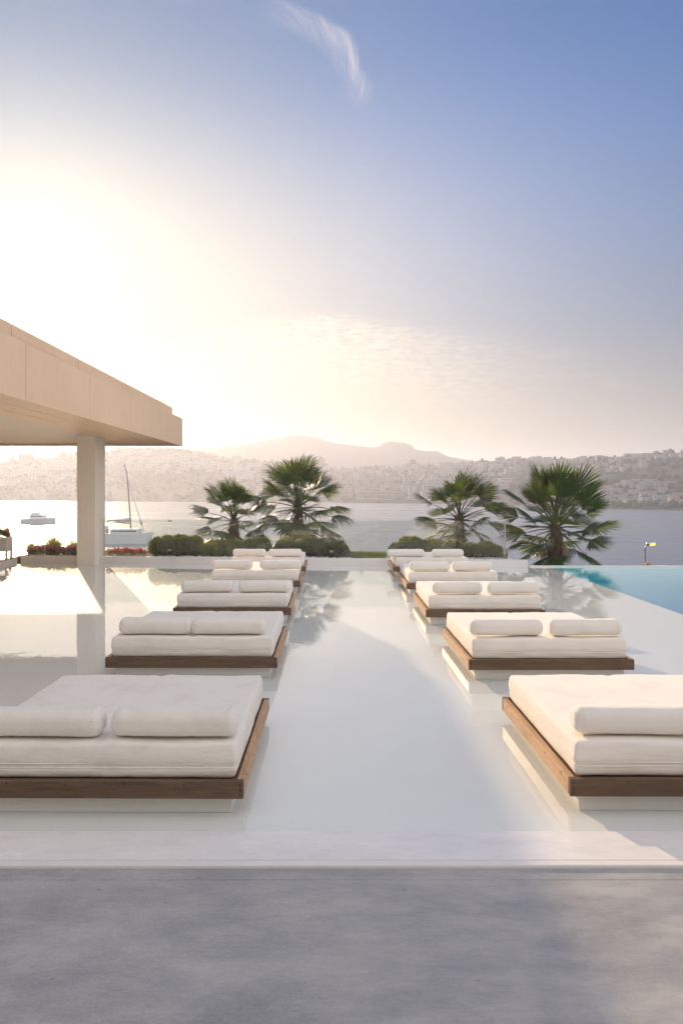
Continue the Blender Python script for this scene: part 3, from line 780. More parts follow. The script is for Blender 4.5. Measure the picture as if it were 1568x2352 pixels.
BL = 2.03
ORD = ['nearest', 'second', 'third', 'fourth', 'farthest']
def bed(side, i, xin, yf, w, sd, bolsters):
    """xin: inner edge of the timber frame, yf: front edge; side -1 left row, +1 right row"""
    row = 'left' if side < 0 else 'right'
    cx = xin - w/2 if side < 0 else xin + w/2
    L = BL if i < 4 else 1.86
    root = empty('daybed', (cx, yf + L/2, 0), R(random.Random(sd).uniform(-.5, .5)), f'white double daybed on timber frame in the pool, {ORD[i]} of the {row} row', 'daybed', 'daybeds standing in two rows in the pool')
    rb = random.Random(sd)
    mb = MB(); mb.box(-w/2 + .085, w/2 - .085, -L/2 + .085, L/2 - .085, -.054, .072, .008); mb.build('plinth', M_PLINTH, root)
    T = .045; z0, z1 = .074, .192
    def board(nm, x0, x1, y0, y1, m, sc):
        q = MB(); q.box(x0, x1, y0, y1, z0, z1, .004); o = q.build(nm, m, root)
        s = MB()
        for p in sc:
            bm_ = [(p[0] + math.cos(a*math.pi/4)*.006*(p[3] == 'y') + 0, p[1] + math.cos(a*math.pi/4)*.006*(p[3] == 'x'), p[2] + math.sin(a*math.pi/4)*.006) for a in range(8)]
            off = .003 * p[4]
            bb = [(v[0] + (off if p[3] == 'x' else 0), v[1] + (off if p[3] == 'y' else 0), v[2]) for v in bm_]
            s.add(bm_ + bb, [tuple(range(8)), tuple(range(15, 7, -1))] + [(k, (k+1) % 8, 8+(k+1) % 8, 8+k) for k in range(8)])
        if sc: s.build('screw', M_SCREW, o)
    fr = [(x, -L/2, z, 'y', -1) for x in (-w/2 + .022, w/2 - .022) for z in (.10, .133, .166)] + [(-w/2 + w*k/5, -L/2, .165 + .01*(k % 2), 'y', -1) for k in range(1, 5)]
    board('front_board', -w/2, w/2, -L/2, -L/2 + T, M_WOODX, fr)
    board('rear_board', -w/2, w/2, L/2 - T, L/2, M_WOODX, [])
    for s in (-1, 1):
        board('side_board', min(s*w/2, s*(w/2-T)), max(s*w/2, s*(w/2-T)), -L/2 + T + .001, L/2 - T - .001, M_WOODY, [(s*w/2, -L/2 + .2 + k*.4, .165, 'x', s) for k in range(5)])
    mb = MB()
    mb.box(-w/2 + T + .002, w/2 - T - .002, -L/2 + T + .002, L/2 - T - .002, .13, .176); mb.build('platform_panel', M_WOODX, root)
    # mattress
    mw, ml, mh_ = w - .125, L - .115, .238; so_ = Vector((rb.uniform(0, 50), rb.uniform(0, 50), 0))
    mx = .0; my = .012
    def disp(q, p):
        q = q.copy(); u = 2*q.x/mw; v = 2*q.y/ml
        top = max(0, q.z / (mh_/2))
        q.z += top * (.016*(1-u*u)*(1-v*v) + .010*mnoise.noise(Vector((q.x*2.3, q.y*2.3, 0)) + so_) + .004*mnoise.noise(Vector((q.x*9, q.y*9, 0)) + so_))
        q.z -= top * .010 * math.exp(-(q.x/.025)**2)
        # sides bulge between the seams and lean out a little
        zz = q.z / (mh_/2); bul = .012*math.cos(zz*math.pi/2) - .010*math.exp(-((q.z+.028)/.012)**2)
        wob = .008*mnoise.noise(Vector((q.x*3, q.y*3, q.z*10)) + so_) + .003*mnoise.noise(Vector((q.x*11, q.y*11, q.z*25)) + so_)
        if abs(u) > .93: q.x += math.copysign(bul + wob, u)
        if abs(v) > .93: q.y += math.copysign(bul + wob, v)
        if zz < -.6 : q.z += .0035*mnoise.noise(Vector((q.x*6, q.y*6, 5)) + so_) + .003
        return q
    V_, F_ = rounded(mw, ml, mh_, .030, 34, 30, 9, 4, disp)
    mo = link('mattress', mesh_from('mattress', V_, F_, M_FABRIC, True), root, (mx, my, .180 + mh_/2))
    def ringpath(zl, out_, r=.030, n=10):
        pts = []
        for (sx, sy, a0) in ((1, -1, -90), (1, 1, 0), (-1, 1, 90), (-1, -1, 180)):
            for k in range(7):
                a = R(a0 + k*15); pts.append(Vector((sx*(mw/2-r) + (r+out_)*math.cos(a), sy*(ml/2-r) + (r+out_)*math.sin(a), zl)))
        P2 = []
        for a, b in zip(pts, pts[1:] + pts[:1]):
            nn = max(1, int((b-a).length/.09))
            for k in range(nn): P2.append(a.lerp(b, k/nn))
        return [p + Vector((0, 0, .004*mnoise.noise(Vector((p.x*3, p.y*3, zl*9)) + so_))) + Vector((p.x, p.y, 0)).normalized()*(.004*mnoise.noise(Vector((p.x*3, p.y*3, 1)) + so_)) for p in P2]
    for zl, oo, rr_ in ((.086, -.010, .0042), (-.015, .008, .0045), (-.042, .008, .0045)):
        q = MB(); q.tube(ringpath(zl, oo), rr_, 6, closed=True); q.build('piping', M_FABRIC, mo, True)
    q = MB(); q.tube([(0.002*math.sin(k), -ml/2+.03 + (ml-.06)*k/24, mh_/2 + .016*(1-(2*k/24-1)**2) - .009 + .010*mnoise.noise(Vector((0, (-ml/2+.03+(ml-.06)*k/24)*2.3, 0)) + so_)) for k in range(25)], .0035, 6); q.build('seam', M_FABRIC, mo, True)
    # loose bolsters
    for j, (xa, xb) in enumerate(bolsters):
        bl = xb - xa; rs = random.Random(sd*10 + j); s2 = Vector((rs.uniform(0, 50), 9, 9))
        def dsp(q, p):
            q = q.copy(); u = 2*q.x/bl
            d_ = abs(q.x) - (bl/2 - .088)
            if d_ > 0:
                a_ = min(d_/.088, 1); rho = math.sqrt(max(0, 1-a_*a_)); q.x = math.copysign(bl/2 - .088 + .088*(max(0, 1-rho**3.4))**(1/3.4), u)
            q.x += math.copysign(.010*(1 - (q.z/.1)**2) * (abs(u) > .95), u)
            nz_ = mnoise.noise(Vector((q.x*3.5, q.y*6, q.z*6)) + s2)*.007 + mnoise.noise(Vector((q.x*14, q.y*14, q.z*14)) + s2)*.0022
            q.y += nz_; q.z += nz_*.7
            if q.z < 0: q.z *= .94; q.y *= 1 + .06*min(1, -q.z/.06)
            return q
        V_, F_ = rounded(bl, .225, .19, .086, 26, 2, 2, 6, dsp)
        b = link('bolster', mesh_from('bolster', V_, F_, M_FABRIC, True), None, (cx + (xa+xb)/2, yf + .225 + rs.uniform(-.01, .01), .418 + .100 + (.006)), (0, 0, rs.uniform(-.022, .022)))
        tag(b, f'white bolster at the {"left" if j == 0 else "right"} of the {ORD[i]} daybed in the {row} row', 'bolster', 'white bolsters lying on the daybeds')
        # end seam
        for s in (-1, 1):
            q = MB(); pts = []
            ry, rz_ = .225/2, .095
            for (a, c, a0) in ((1, -1, -90), (1, 1, 0), (-1, 1, 90), (-1, -1, 180)):
                for k in range(6):
                    an = R(a0 + k*18); pts.append((s*(bl/2 - .052), a*(ry-.086) + .0862*math.cos(an), c*(rz_-.086)*(1 if c > 0 else .94) + .0862*math.sin(an)*(1 if c > 0 or math.sin(an) > 0 else .94)))
            q.tube(pts, .0026, 5, closed=True); q.build('seam', M_FABRIC, b, True)

def bx(pix, Y, cx):      # bolster ends from view columns, relative to the bed centre
    return [((a - 752)/1750*Y - cx, (b - 752)/1750*Y - cx) for a, b in pix]
BEDS = [(-1, 0, -.554, 5.10, 1.98, [(-42, 228), (255, 541)]), (-1, 1, -.574, 8.81, 1.99, [(273, 438), (440, 607)]), (-1, 2, -.598, 12.47, 1.93, [(416, 532), (548, 665)]),
        (-1, 3, -.569, 16.06, 1.93, [(487, 578), (597, 690)]), (-1, 4, -.545, 19.05, 1.93, [(535, 609), (617, 692)]),
        (1, 0, 1.635, 5.13, 1.95, [(1328, 1606), (1622, 1900)]), (1, 1, 1.612, 8.71, 1.89, [(1083, 1247), (1265, 1430)]), (1, 2, 1.59, 12.26, 1.92, [(995, 1107), (1121, 1238)]),
        (1, 3, 1.626, 15.69, 1.95, [(942, 1032), (1040, 1130)]), (1, 4, 1.645, 19.0, 1.93, [(890, 974), (994, 1064)])]
for (sd, i, xin, yf, w, pix) in BEDS:
    cx = xin - w/2 if sd < 0 else xin + w/2
    bed(sd, i, xin, yf, w, 31 + i + (10 if sd > 0 else 0), bx(pix, yf + .22 - .1, cx))

# ------------------------------------------------------------------ plants
nrs = np.random.RandomState(11)
def leaves(pts, size, asp=.55, up=.2, rs=nrs, nrm=None, m=None):
    """diamond leaves: verts, quads"""
    n = len(pts); d = rs.normal(size=(n, 3)); d[:, 2] += up
    if nrm is not None: d += nrm * 1.2
    d /= np.linalg.norm(d, axis=1)[:, None]
    q = rs.normal(size=(n, 3)); s = np.cross(d, q); s /= np.linalg.norm(s, axis=1)[:, None]
    nn = np.cross(d, s); L = size * rs.uniform(.6, 1.3, (n, 1)); w = L * asp
    a = pts; b = pts + d*L*.5 + s*w*.5 + nn*L*.08; c = pts + d*L; e = pts + d*L*.5 - s*w*.5 + nn*L*.08
    V = np.stack([a, b, c, e], 1).reshape(-1, 3); F = np.arange(n*4).reshape(n, 4)
    return V, F
def shell(lumps, n, thick=.35, rs=nrs):
    """points near the surface of a union of ellipsoids (x,y,z,rx,ry,rz)"""
    L = np.array(lumps); area = L[:, 3]*L[:, 5] + L[:, 4]*L[:, 3]; idx = rs.choice(len(L), n, p=area/area.sum())
    d = rs.normal(size=(n, 3)); d /= np.linalg.norm(d, axis=1)[:, None]; d[:, 2] = np.where(d[:, 2] < -.35, -d[:, 2], d[:, 2])
    rr = 1 - thick * rs.uniform(0, 1, (n, 1))**1.8
    return L[idx, :3] + d * rr * L[idx, 3:6], d
def hedge(name, x0, x1, yc, zt, lab, n, dy=.42, seed=1, prof=None):
    rs = np.random.RandomState(seed); lumps = []
    N = int((x1-x0)/.30)
    for k in range(N):
        for r_ in range(2):
            x = x0 + .2 + (x1-x0-.4)*(k+rs.uniform(.2, .8))/N; z = zt * (prof(x) if prof else 1) * rs.uniform(.80, 1.12)
            lumps.append((x, yc + (r_-.5)*dy*.8 + rs.uniform(-.05, .05), .10 + (z-.1)*.45, .26*rs.uniform(.85, 1.2), dy*.6, (z-.1)*.55))
    root = empty(name, ((x0+x1)/2, yc, .10), 0, lab, 'hedge')
    pts, nr = shell(lumps, n, .3, rs); V, F = leaves(pts, .075, .5, .45, rs, nr)
    keep = V[F[:, 0], 2] > .09; F = F[keep]
    V = V - np.array(root.location)
    link('foliage', np_mesh('foliage', V, F, M_HEDGE), root)['kind'] = 'stuff'
    bm = bmesh.new()
    for (x, y, z, a, b, c) in lumps:
        Mx = Matrix.Translation((x-root.location.x, y-root.location.y, z-root.location.z)) @ Matrix.Diagonal((a*.82, b*.82, c*.86, 1))
        bmesh.ops.create_icosphere(bm, subdivisions=2, radius=1, matrix=Mx)
    me = bpy.data.meshes.new('twigs'); bm.to_mesh(me); bm.free(); me.materials.append(M_HEDGEIN); link('twigs', me, root)
    return root
hedge('clipped_hedge', -5.35, -3.7, 22.85, .66, 'dense dark clipped hedge at the left, beside the red geraniums', 12000, seed=1)
hedge('clipped_hedge', -3.75, -1.6, 22.95, .60, 'loose sunlit hedge behind the long grass tufts', 9000, seed=2)
hedge('clipped_hedge', -1.65, .72, 22.75, .60, 'rounded green hedge behind the farthest left daybed', 16000, seed=3, prof=lambda x: 1 if x < .35 else .86)
hedge('clipped_hedge', 1.70, 3.45, 22.6, .62, 'low hedge behind the farthest right daybed, under the palm', 11000, seed=4, prof=lambda x: .72 + .28*min(1, (x-1.7)/.7))
hedge('clipped_hedge', 3.35, 5.10, 22.35, .58, 'darker rounded hedge bush at the right end of the planting bed', 13000, seed=5, prof=lambda x: 1 if x < 4.7 else .8)

def blades(name, loc, n, h, spread, m, lab, cat, group=None, seed=1, w=.012, lean=.6):
    rs = np.random.RandomState(seed); V = []; F = []
    for i in range(n):
        a = rs.uniform(0, 2*np.pi); r0 = rs.uniform(0, .12)*spread; L = h*rs.uniform(.55, 1.1); ln = rs.uniform(.05, lean)
        d = np.array([math.cos(a), math.sin(a), 0]); s = np.array([-math.sin(a), math.cos(a), 0])*w*rs.uniform(.7, 1.3); o = len(V)
        for k in range(5):
            t = k/4; p = d*(r0 + ln*L*t**1.8) + np.array([0, 0, L*(t - .45*ln*t*t)]); ww = s*(1-t**1.5)
            V.append(p-ww); V.append(p+ww)
        for k in range(4): F.append([o+2*k, o+2*k+1, o+2*k+3, o+2*k+2])
    o = link(name, np_mesh(name, np.array(V), np.array(F), m), None, loc); return tag(o, lab, cat, group)
gx = [(-3.62, 'grass tuft left of centre, right against the dark clipped hedge'), (-3.25, 'tall pale grass tuft between the left hedges'), (-2.85, 'arching grass tuft in front of the loose hedge'), (-2.45, 'grass tuft just left of the farthest left daybed')]
for k, (x, lb) in enumerate(gx): blades('grass_tuft', (x, rear(x)+.62, .10), 110, .50, 1.0, M_GRASS, lb, 'grass tuft', 'grass tufts before the left hedge', 20+k, lean=.9)
blades('grass_tuft', (-.2, 22.45, .10), 26, .62, .6, M_GRASS, 'thin upright grass tuft poking from the middle hedge', 'grass tuft', None, 33, lean=.4)
blades('grass_tuft', (5.05, 21.75, .10), 26, .42, .6, M_GRASS, 'sparse grass tuft by the right end of the glass balustrade', 'grass tuft', None, 34, lean=.5)
blades('grass_tuft', (.95, 22.0, .10), 14, .32, .8, M_GRASS, 'short sprig on the lawn beside the middle hedge', 'grass tuft', None, 35, lean=.5)
# lawn
n = 9000; rs = np.random.RandomState(5); px_ = rs.uniform(.62, 1.85, n); py_ = rs.uniform(21.75, 24.2, n); V = []; 
a = rs.uniform(0, 6.28, n); h = rs.uniform(.03, .085, n); w_ = .006
base = np.stack([px_, py_, np.full(n, .10)], 1); dd = np.stack([np.cos(a), np.sin(a), np.zeros(n)], 1)
V = np.stack([base-dd*w_, base+dd*w_, base + np.stack([rs.normal(0, .02, n), rs.normal(0, .02, n), h], 1)], 1).reshape(-1, 3)
tag(link('lawn', np_mesh('lawn', V, np.arange(n*3).reshape(n, 3), M_GRASS)), kind='stuff')
# white pebbles along the wall
def pebbles(name, xr, yo, n, seed, size=(.018, .04)):
    rs = np.random.RandomState(seed); bm = bmesh.new(); bmesh.ops.create_icosphere(bm, subdivisions=1, radius=1); bm.verts.index_update()
    bv = np.array([v.co[:] for v in bm.verts]); bf = np.array([[v.index for v in f.verts] for f in bm.faces]); bm.free(); V = []; F = []
    for i in range(n):
        x = rs.uniform(*xr); y = rear(x) + .28 + rs.uniform(0, 1)**1.5*yo; s = rs.uniform(*size)
        V.append(bv*rs.uniform(.8, 1.2, (len(bv), 1))*(s, s*rs.uniform(.7, 1.1), s*.7) + (x, y, .115 + s*.35 + rs.uniform(0, .03))); F.append(bf + i*len(bv))
    tag(link(name, np_mesh(name, np.vstack(V), np.vstack(F), M_STONE, True)), kind='stuff')
pebbles('white_pebbles', (-9.0, .7), .35, 1500, 1); pebbles('white_pebbles', (1.7, 5.2), .8, 1300, 2)

# flowers
def flowering(name, loc, r, h, nl, nf, fm, lab, seed, cat='geranium', group='geraniums in the planting bed'):
    rs = np.random.RandomState(seed); e = empty(name, loc, 0, lab, cat, group)
    pts, nr = shell([(0, 0, h*.45, r, r*.8, h*.5)], nl, .6, rs); pts[:, 2] = np.abs(pts[:, 2]); V, F = leaves(pts, .06, .9, .4, rs, nr)
    link('foliage', np_mesh('foliage', V, F, M_FLEAF), e)
    for k in range(nf):
        a = rs.uniform(0, 6.28); rr = r*rs.uniform(.1, .95); c = np.array([math.cos(a)*rr, math.sin(a)*rr*.8, h*rs.uniform(.75, 1.25)])
        dv = rs.normal(size=(46, 3)); dv /= np.linalg.norm(dv, axis=1)[:, None]
        V, F = leaves(c + dv*.038, .045, .9, .1, rs, dv); link('blossom', np_mesh('blossom', V, F, fm), e)
k = 0
for x, fm, wd in ((-8.75, M_PINK, 'pink'), (-8.4, M_PINK, 'pink'), (-8.05, M_PINK, 'pink'), (-7.7, M_PINK, 'pink'), (-7.32, M_PINK, 'pink'), (-6.35, M_RED, 'red'), (-5.95, M_RED, 'red'), (-5.6, M_RED, 'red')):
    k += 1; where = 'left of the white column' if x < -7 else 'between the white column and the hedge'
    od = {1: 'first', 2: 'second', 3: 'third', 4: 'fourth', 5: 'fifth', 6: 'first', 7: 'second', 8: 'third'}[k]
    flowering('geranium', (x, rear(x)+.62, .10), .21, .24 if x < -7 else .20, 200 if x < -7 else 120, 15 if x < -7 else 7, fm, f'{wd} geranium {where}, {od} from the left', 60+k)
# feathery shrubs behind the flowers
blades('feathery_shrub', (-8.42, 23.4, .10), 300, 1.05, 1.6, M_PALE, 'tall pale feathery shrub glowing in the sun behind the pink geraniums', 'shrub', None, 41, w=.013, lean=1.3)
blades('feathery_shrub', (-7.75, 23.3, .10), 320, .66, 1.0, M_PALE, 'lower spreading shrub just left of the white column', 'shrub', None, 42, w=.016, lean=1.2)
blades('feathery_shrub', (-9.0, 23.2, .10), 220, .55, 1.0, M_PALE, 'short pale shrub next to the white planter box', 'shrub', None, 43, w=.016, lean=1.0)

# palms
def frond_mesh(name, pet, bl, droop, spread, nseg, seed, m1=None, wk=.019):
    rs = random.Random(seed); V = []; F = []; mi = []
    # petiole
    q = MB(); arch = .10
    q.tube([(pet*t, 0, arch*pet*math.sin(t*math.pi)*.5) for t in (0, .25, .5, .75, 1)], [.016, .013, .011, .009, .006], 5)
    V += q.v; F += q.f; mi += [1]*len(q.f)
    for k in range(nseg):
        u = (k+.5)/nseg*2-1; phi = u*spread; L = bl*(.72 + .28*math.cos(u*1.35))*rs.uniform(.9, 1.07); dphi = 2*spread/nseg
        ca, sa = math.cos(phi), math.sin(phi); o = len(V); st = 8; dr = droop*rs.uniform(.65, 1.35); side = rs.uniform(-.05, .05)
        kink = rs.uniform(.42, .62)
        p = Vector((pet, 0, 0)); dirv = Vector((ca, sa, .10*math.cos(phi*1.0) + .05)).normalized(); pos = p.copy(); seg = L/(st-1)
        for j in range(st):
            t = j/(st-1); r = L*t
            wd = min(r*dphi*.50, wk*bl*1.25) if t < .5 else wk*bl*1.25*max(0, 1-((t-.5)/.5)**1.6)
            sdv = Vector((-sa, ca, 0)); fold = wd*.55
            V.append(pos + sdv*wd - Vector((0, 0, fold))); V.append(pos.copy()); V.append(pos - sdv*wd - Vector((0, 0, fold)))
            g_ = dr * (.05 + (1.7*max(0, t-kink)/(1-kink) if droop > .5 else .55*t))
            dirv = (dirv + Vector((0, side*.3, -g_*.55))).normalized(); pos = pos + dirv*seg
        for j in range(st-1):
            a = o+3*j; F += [(a, a+1, a+4, a+3), (a+1, a+2, a+5, a+4)]; mi += [0, 0]
    me = mesh_from(name, V, F, [m1 or M_PALM, M_STALK], True, mi); return me
FR = {}
for kd, (dr, sp, ns) in {'stiff': (.24, 1.25, 34), 'soft': (1.05, 1.35, 34)}.items():
    FR[kd] = [frond_mesh('frond', .58 + .05*i, .60 - .03*i, dr*q, sp, ns, 5+i) for i, q in enumerate((.7, 1.0, 1.3, 1.0))]
DRY = [frond_mesh('frond', .5, .5, 1.4, 1.1, 24, 50+i, M_PALMDRY) for i in range(2)]
def palm(loc, crown_z, Rr, kd, n, trunk_r, lab, seed, ground, elmin=-50, spear=.9, azlist=None):
    rs = random.Random(seed); x, y = loc
    e = empty('fan_palm', (x, y, ground), 0, lab, 'palm tree', 'fan palms behind the pool')
    H = crown_z - ground
    # trunk: tapered core with overlapping boots
    q = MB(); q.tube([(0, 0, -.1), (0.01, 0, H*.4), (0, 0, H*.8), (0, 0, H+.05)], [trunk_r*.82, trunk_r*.80, trunk_r*.85, trunk_r*.45], 12); tr = q.build('trunk', M_TRUNK, e, True)
    q = MB(); nb = int(H/.042)
    for i in range(nb):
        for a0 in range(4):
            z = H*i/nb; a = i*2.4 + a0*math.pi/2 + rs.uniform(-.2, .2); rr = trunk_r*(.80 if z < H*.8 else .8-.35*(z-H*.8)/(H*.2))
            l = .085*rs.uniform(.7, 1.4); w = .05*rs.uniform(.8, 1.2)
            d = Vector((math.cos(a), math.sin(a), 0)); s = Vector((-d.y, d.x, 0)); c = d*rr + Vector((0, 0, z))
            tip = c + d*l*rs.uniform(.5, .9) + Vector((0, 0, l*.9))
            q.add([c-s*w, c+s*w, tip+s*w*.35, tip-s*w*.35, c+d*.035-s*w*.7+Vector((0, 0, -.01)), c+d*.035+s*w*.7+Vector((0, 0, -.01))],
                  [(4, 5, 2, 3), (0, 4, 3), (1, 2, 5), (1, 0, 3, 2)])
    o = q.build('bark_boot', M_TRUNK, tr); o['kind'] = 'stuff'
    for i in range(n):
        t = (i+.5)/n; a = i*2.39996 + rs.uniform(-.25, .25); el = R(84 - (84-elmin)*t**1.05 + rs.uniform(-7, 7))
        me = FR[kd][i % 4]; s = Rr/1.17*rs.uniform(.78, 1.10)*(.92 if t < .15 else 1)
        M = Matrix.Translation((0, 0, H - .04 - .16*t)) @ Matrix.Rotation(a, 4, 'Z') @ Matrix.Rotation(-el, 4, 'Y') @ Matrix.Rotation(rs.uniform(-.55, .55), 4, 'X') @ Matrix.Scale(s, 4)
        f = link('frond', me, e); f.matrix_local = M
    for i in range(5):
        a = rs.uniform(0, 6.28); M = Matrix.Translation((0, 0, H-.25)) @ Matrix.Rotation(a, 4, 'Z') @ Matrix.Rotation(R(62), 4, 'Y') @ Matrix.Scale(Rr/1.17*.62, 4)
        f = link('frond', DRY[i % 2], e); f.matrix_local = M; f['label'] = 'dry brown frond hanging by the trunk'
    if spear:
        q = MB(); q.tube([(0, 0, H), (.01, 0, H+Rr*spear*.6), (.02, 0, H+Rr*spear)], [.018, .016, .002], 5); q.build('spear_leaf', M_PALMDRY, e, True)
palm((-3.12, 25.5), 1.15, 1.55, 'soft', 34, .17, 'smaller drooping fan palm, leftmost of the four behind the hedge', 1, -2.0, -45, .95)
palm((-1.02, 26.2), 1.60, 1.92, 'soft', 46, .20, 'tall drooping fan palm behind the farthest left daybed', 2, -2.2, -55, .88)
palm((4.35, 25.2), 1.24, 1.75, 'soft', 38, .19, 'drooping fan palm behind the farthest right daybed', 3, -2.0, -50, .85)
palm((7.0, 23.4), 1.08, 2.04, 'stiff', 50, .225, 'large dark fan palm with stiff spreading fronds beyond the infinity edge', 4, -1.8, -42, 0)

# ------------------------------------------------------------------ balustrade
bal = empty('glass_balustrade', (-2, 21.9, .1), 0, 'frameless glass balustrade between the pool wall and the hedges', 'balustrade')
edges = [-17.5 + .0, -12.0, -9.42, -7.02, -4.63, -2.25, .11, 2.47, 4.98]
for i, (a, b) in enumerate(zip(edges[1:-1], edges[2:])):
    mb = MB(); ya, yb = rear(a)+.42, rear(b)+.42; a2, b2 = a+.012, b-.012
    vs = [(a2, ya, .10), (b2, yb, .10), (b2, yb+.012, .10), (a2, ya+.012, .10), (a2, ya, 1.235), (b2, yb, 1.235), (b2, yb+.012, 1.235), (a2, ya+.012, 1.235)]
    mb.add(vs, BF); o = mb.build('glass_panel', M_GLASS, bal); o.location = -bal.location
for x in edges[2:]:
    y = rear(x)+.42
    for z in (.34, 1.20):
        mb = MB(); mb.box(x-.045, x+.045, y-.012, y+.026, z-.025, z+.025, .003); o = mb.build('clamp', M_GALV, bal); o.location = -bal.location
mb = MB(); x = 4.99; mb.box(x-.008, x+.012, rear(x)+.415, rear(x)+.44, .10, 1.24, .002); o = mb.build('edge_trim', M_GALV, bal); o.location = -bal.location

# ------------------------------------------------------------------ timber deck corner and planters on the left
dk = empty('timber_deck', (-9.1, 19, .0), 0, 'weathered timber deck step in the far left corner of the pool', 'deck')
for k in range(46):
    y = 15.6 + k*.146
    mb = MB(); mb.box(-13.4, -9.05, y, y+.140, .125, .150, .003); o = mb.build('plank', M_DECKW, dk); o.location = -dk.location
mb = MB(); mb.box(-13.4, -9.07, 15.6, 22.31, -.054, .123, .004); o = mb.build('deck_base', M_WALL, dk); o.location = -dk.location
def planter(x, y, rz, lab, seed, w=.56):
    e = empty('planter_box', (x, y, .151), rz, lab, 'planter', 'white planters on the timber deck')
    for sx in (-1, 1):
        for sy in (-1, 1):
            mb = MB(); mb.box(sx*(w/2-.03)-.03, sx*(w/2-.03)+.03, sy*.19-.03, sy*.19+.03, 0, .62, .004); mb.build('leg', M_PLANTER, e)
    for k in range(7):
        z = .21 + k*.056
        for (x0, x1, y0, y1) in ((-w/2+.061, w/2-.061, -.205, -.185), (-w/2+.061, w/2-.061, .185, .205), (-w/2+.01, -w/2+.03, -.159, .159), (w/2-.03, w/2-.01, -.159, .159)):
            mb = MB(); mb.box(x0, x1, y0, y1, z, z+.050, .003); mb.build('slat', M_PLANTER, e)
    mb = MB(); mb.box(-w/2+.032, w/2-.032, -.18, .18, .2, .56); mb.build('soil', M_SOIL, e)
    rs = np.random.RandomState(seed)
    flowering('petunia', (x, y, .151+.56), .27, .26, 520, 0, M_LILAC, 'lilac petunias in the ' + ('corner planter box' if seed == 81 else 'planter box cut by the left edge'), seed, 'flowers', 'petunias in the white planters')
    pe = [o for o in COL.objects if o.name.startswith('petunia')][-1]
    for k in range(16):
        a = rs.uniform(0, 6.28); c = np.array([math.cos(a)*.25, math.sin(a)*.2 - .03, rs.uniform(.02, .26)]); dv = rs.normal(size=(26, 3)); dv /= np.linalg.norm(dv, axis=1)[:, None]
        V, F = leaves(c+dv*.02, .05, 1., .1, rs, dv); link('blossom', np_mesh('blossom', V, F, M_LILAC if k % 3 else M_PINK), pe)
planter(-9.36, 21.8, 0.05, 'white slatted planter box at the corner of the timber deck', 81)
planter(-9.98, 21.76, 0.03, 'second white slatted planter box, cut by the left picture edge', 82)

# ------------------------------------------------------------------ boats
def hull(L, B, h, m, parent, name='hull', n=14, sheer=.25, draft=.25, yoff=0, bow=1):
    V = []; F = []
    for i in range(n+1):
        t = i/n; x = -L/2 + L*t; w = B/2*(min(1, .72+t*.6) if t < .45 else (1-((t-.45)/.55)**2.2)); w = max(w, .01); top = h*(1 + sheer*t*t)
        rake = .10*L*max(0, t-.8)/.2*.6
        V += [(x - rake*.6, yoff, -draft*(1-t**6)), (x - rake*.3, yoff-w*.75, .0), (x + rake*.2, yoff-w, top), (x+rake*.2, yoff, top+.06), (x+rake*.2, yoff+w, top), (x-rake*.3, yoff+w*.75, 0)]
    for i in range(n):
        for k in range(6): a = i*6; F.append((a+k, a+(k+1) % 6, a+6+(k+1) % 6, a+6+k))
    F.append(tuple(range(6))); F.append(tuple(n*6+k for k in range(5, -1, -1)))
    if bow < 0: V = [(-a, -b, c) for a, b, c in V]
    return link(name, mesh_from(name, V, F, m, False), parent)
def on_sea(x, y):
    Y = 12.5*1750/(y-1122); return Vector(((x-752)/1750*Y, Y, SEA))
# catamaran
p = on_sea(283, 1247); s = p.y/1750
cat = empty('catamaran', p, 0, 'white catamaran with bare mast and furled sails, right of the column', 'sailboat')
L = 124*s; mastx = (302-283)*s
for yy in (-2.6, 2.6): hull(L, 1.9, 2.1, M_HULL, cat, 'hull', yoff=yy, sheer=.1)
mb = MB(); mb.box(-L*.42, L*.34, -3.0, 3.0, 1.5, 2.15, .08); mb.build('deck', M_HULL, cat)
mb = MB(); mb.box(-L*.20, mastx+2.0, -2.3, 2.3, 2.15, 3.3, .35); mb.box(-L*.42, -L*.20, -2.4, 2.4, 3.2, 3.36, .05); cb = mb.build('cabin', M_HULL, cat)
mb = MB(); mb.box(-L*.16, mastx+1.7, -2.34, 2.34, 2.6, 3.0, .02); mb.build('window', M_BGREY, cb)
for xx in (-L*.40, -L*.30, -L*.22):
    mb = MB(); mb.tube([(xx, -2.2, 2.1), (xx, -2.2, 3.2)], .06, 6); mb.build('post', M_GALV, cat)
mb = MB(); mb.tube([(mastx, 0, 2.2), (mastx-4*s, 0, 8), (mastx-10*s, 0, 16), (mastx-17*s, 0, 181*s)], [.16, .16, .14, .10], 8); mb.build('mast', M_POLE, cat, True)
mb = MB(); mb.tube([(mastx-.2, 0, 4.4), (mastx-57*s, 0, 4.9)], [.12, .10], 8); bo = mb.build('boom', M_GALV, cat, True)
mb = MB(); mb.tube([(mastx-.3, 0, 5.3), (mastx-3, 0, 4.95), (mastx-30*s, 0, 5.1), (mastx-56*s, 0, 5.1)], [.55, .38, .28, .12], 8); mb.build('sail_cover', M_SAIL, bo, True)
top = Vector((mastx-13*s, 0, 160*s)); bowp = Vector((331-283, 0, 0))*s + Vector((0, 0, 2.6))
mb = MB(); mb.tube([top, top.lerp(bowp, .75), bowp], [.05, .10, .10], 6); mb.build('furled_jib', M_SAIL, cat, True)
mb = MB(); q1 = top.lerp(bowp, .78); q2 = top.lerp(bowp, .9); mb.tube([q1, q1.lerp(q2, .6), q2], [.05, .32, .10], 6); mb.build('sail_bag', M_SAIL, cat, True)
mb = MB(); mb.tube([top, (-L*.46, 0, 2.3)], .035, 5); mb.build('backstay', M_GALV, cat)
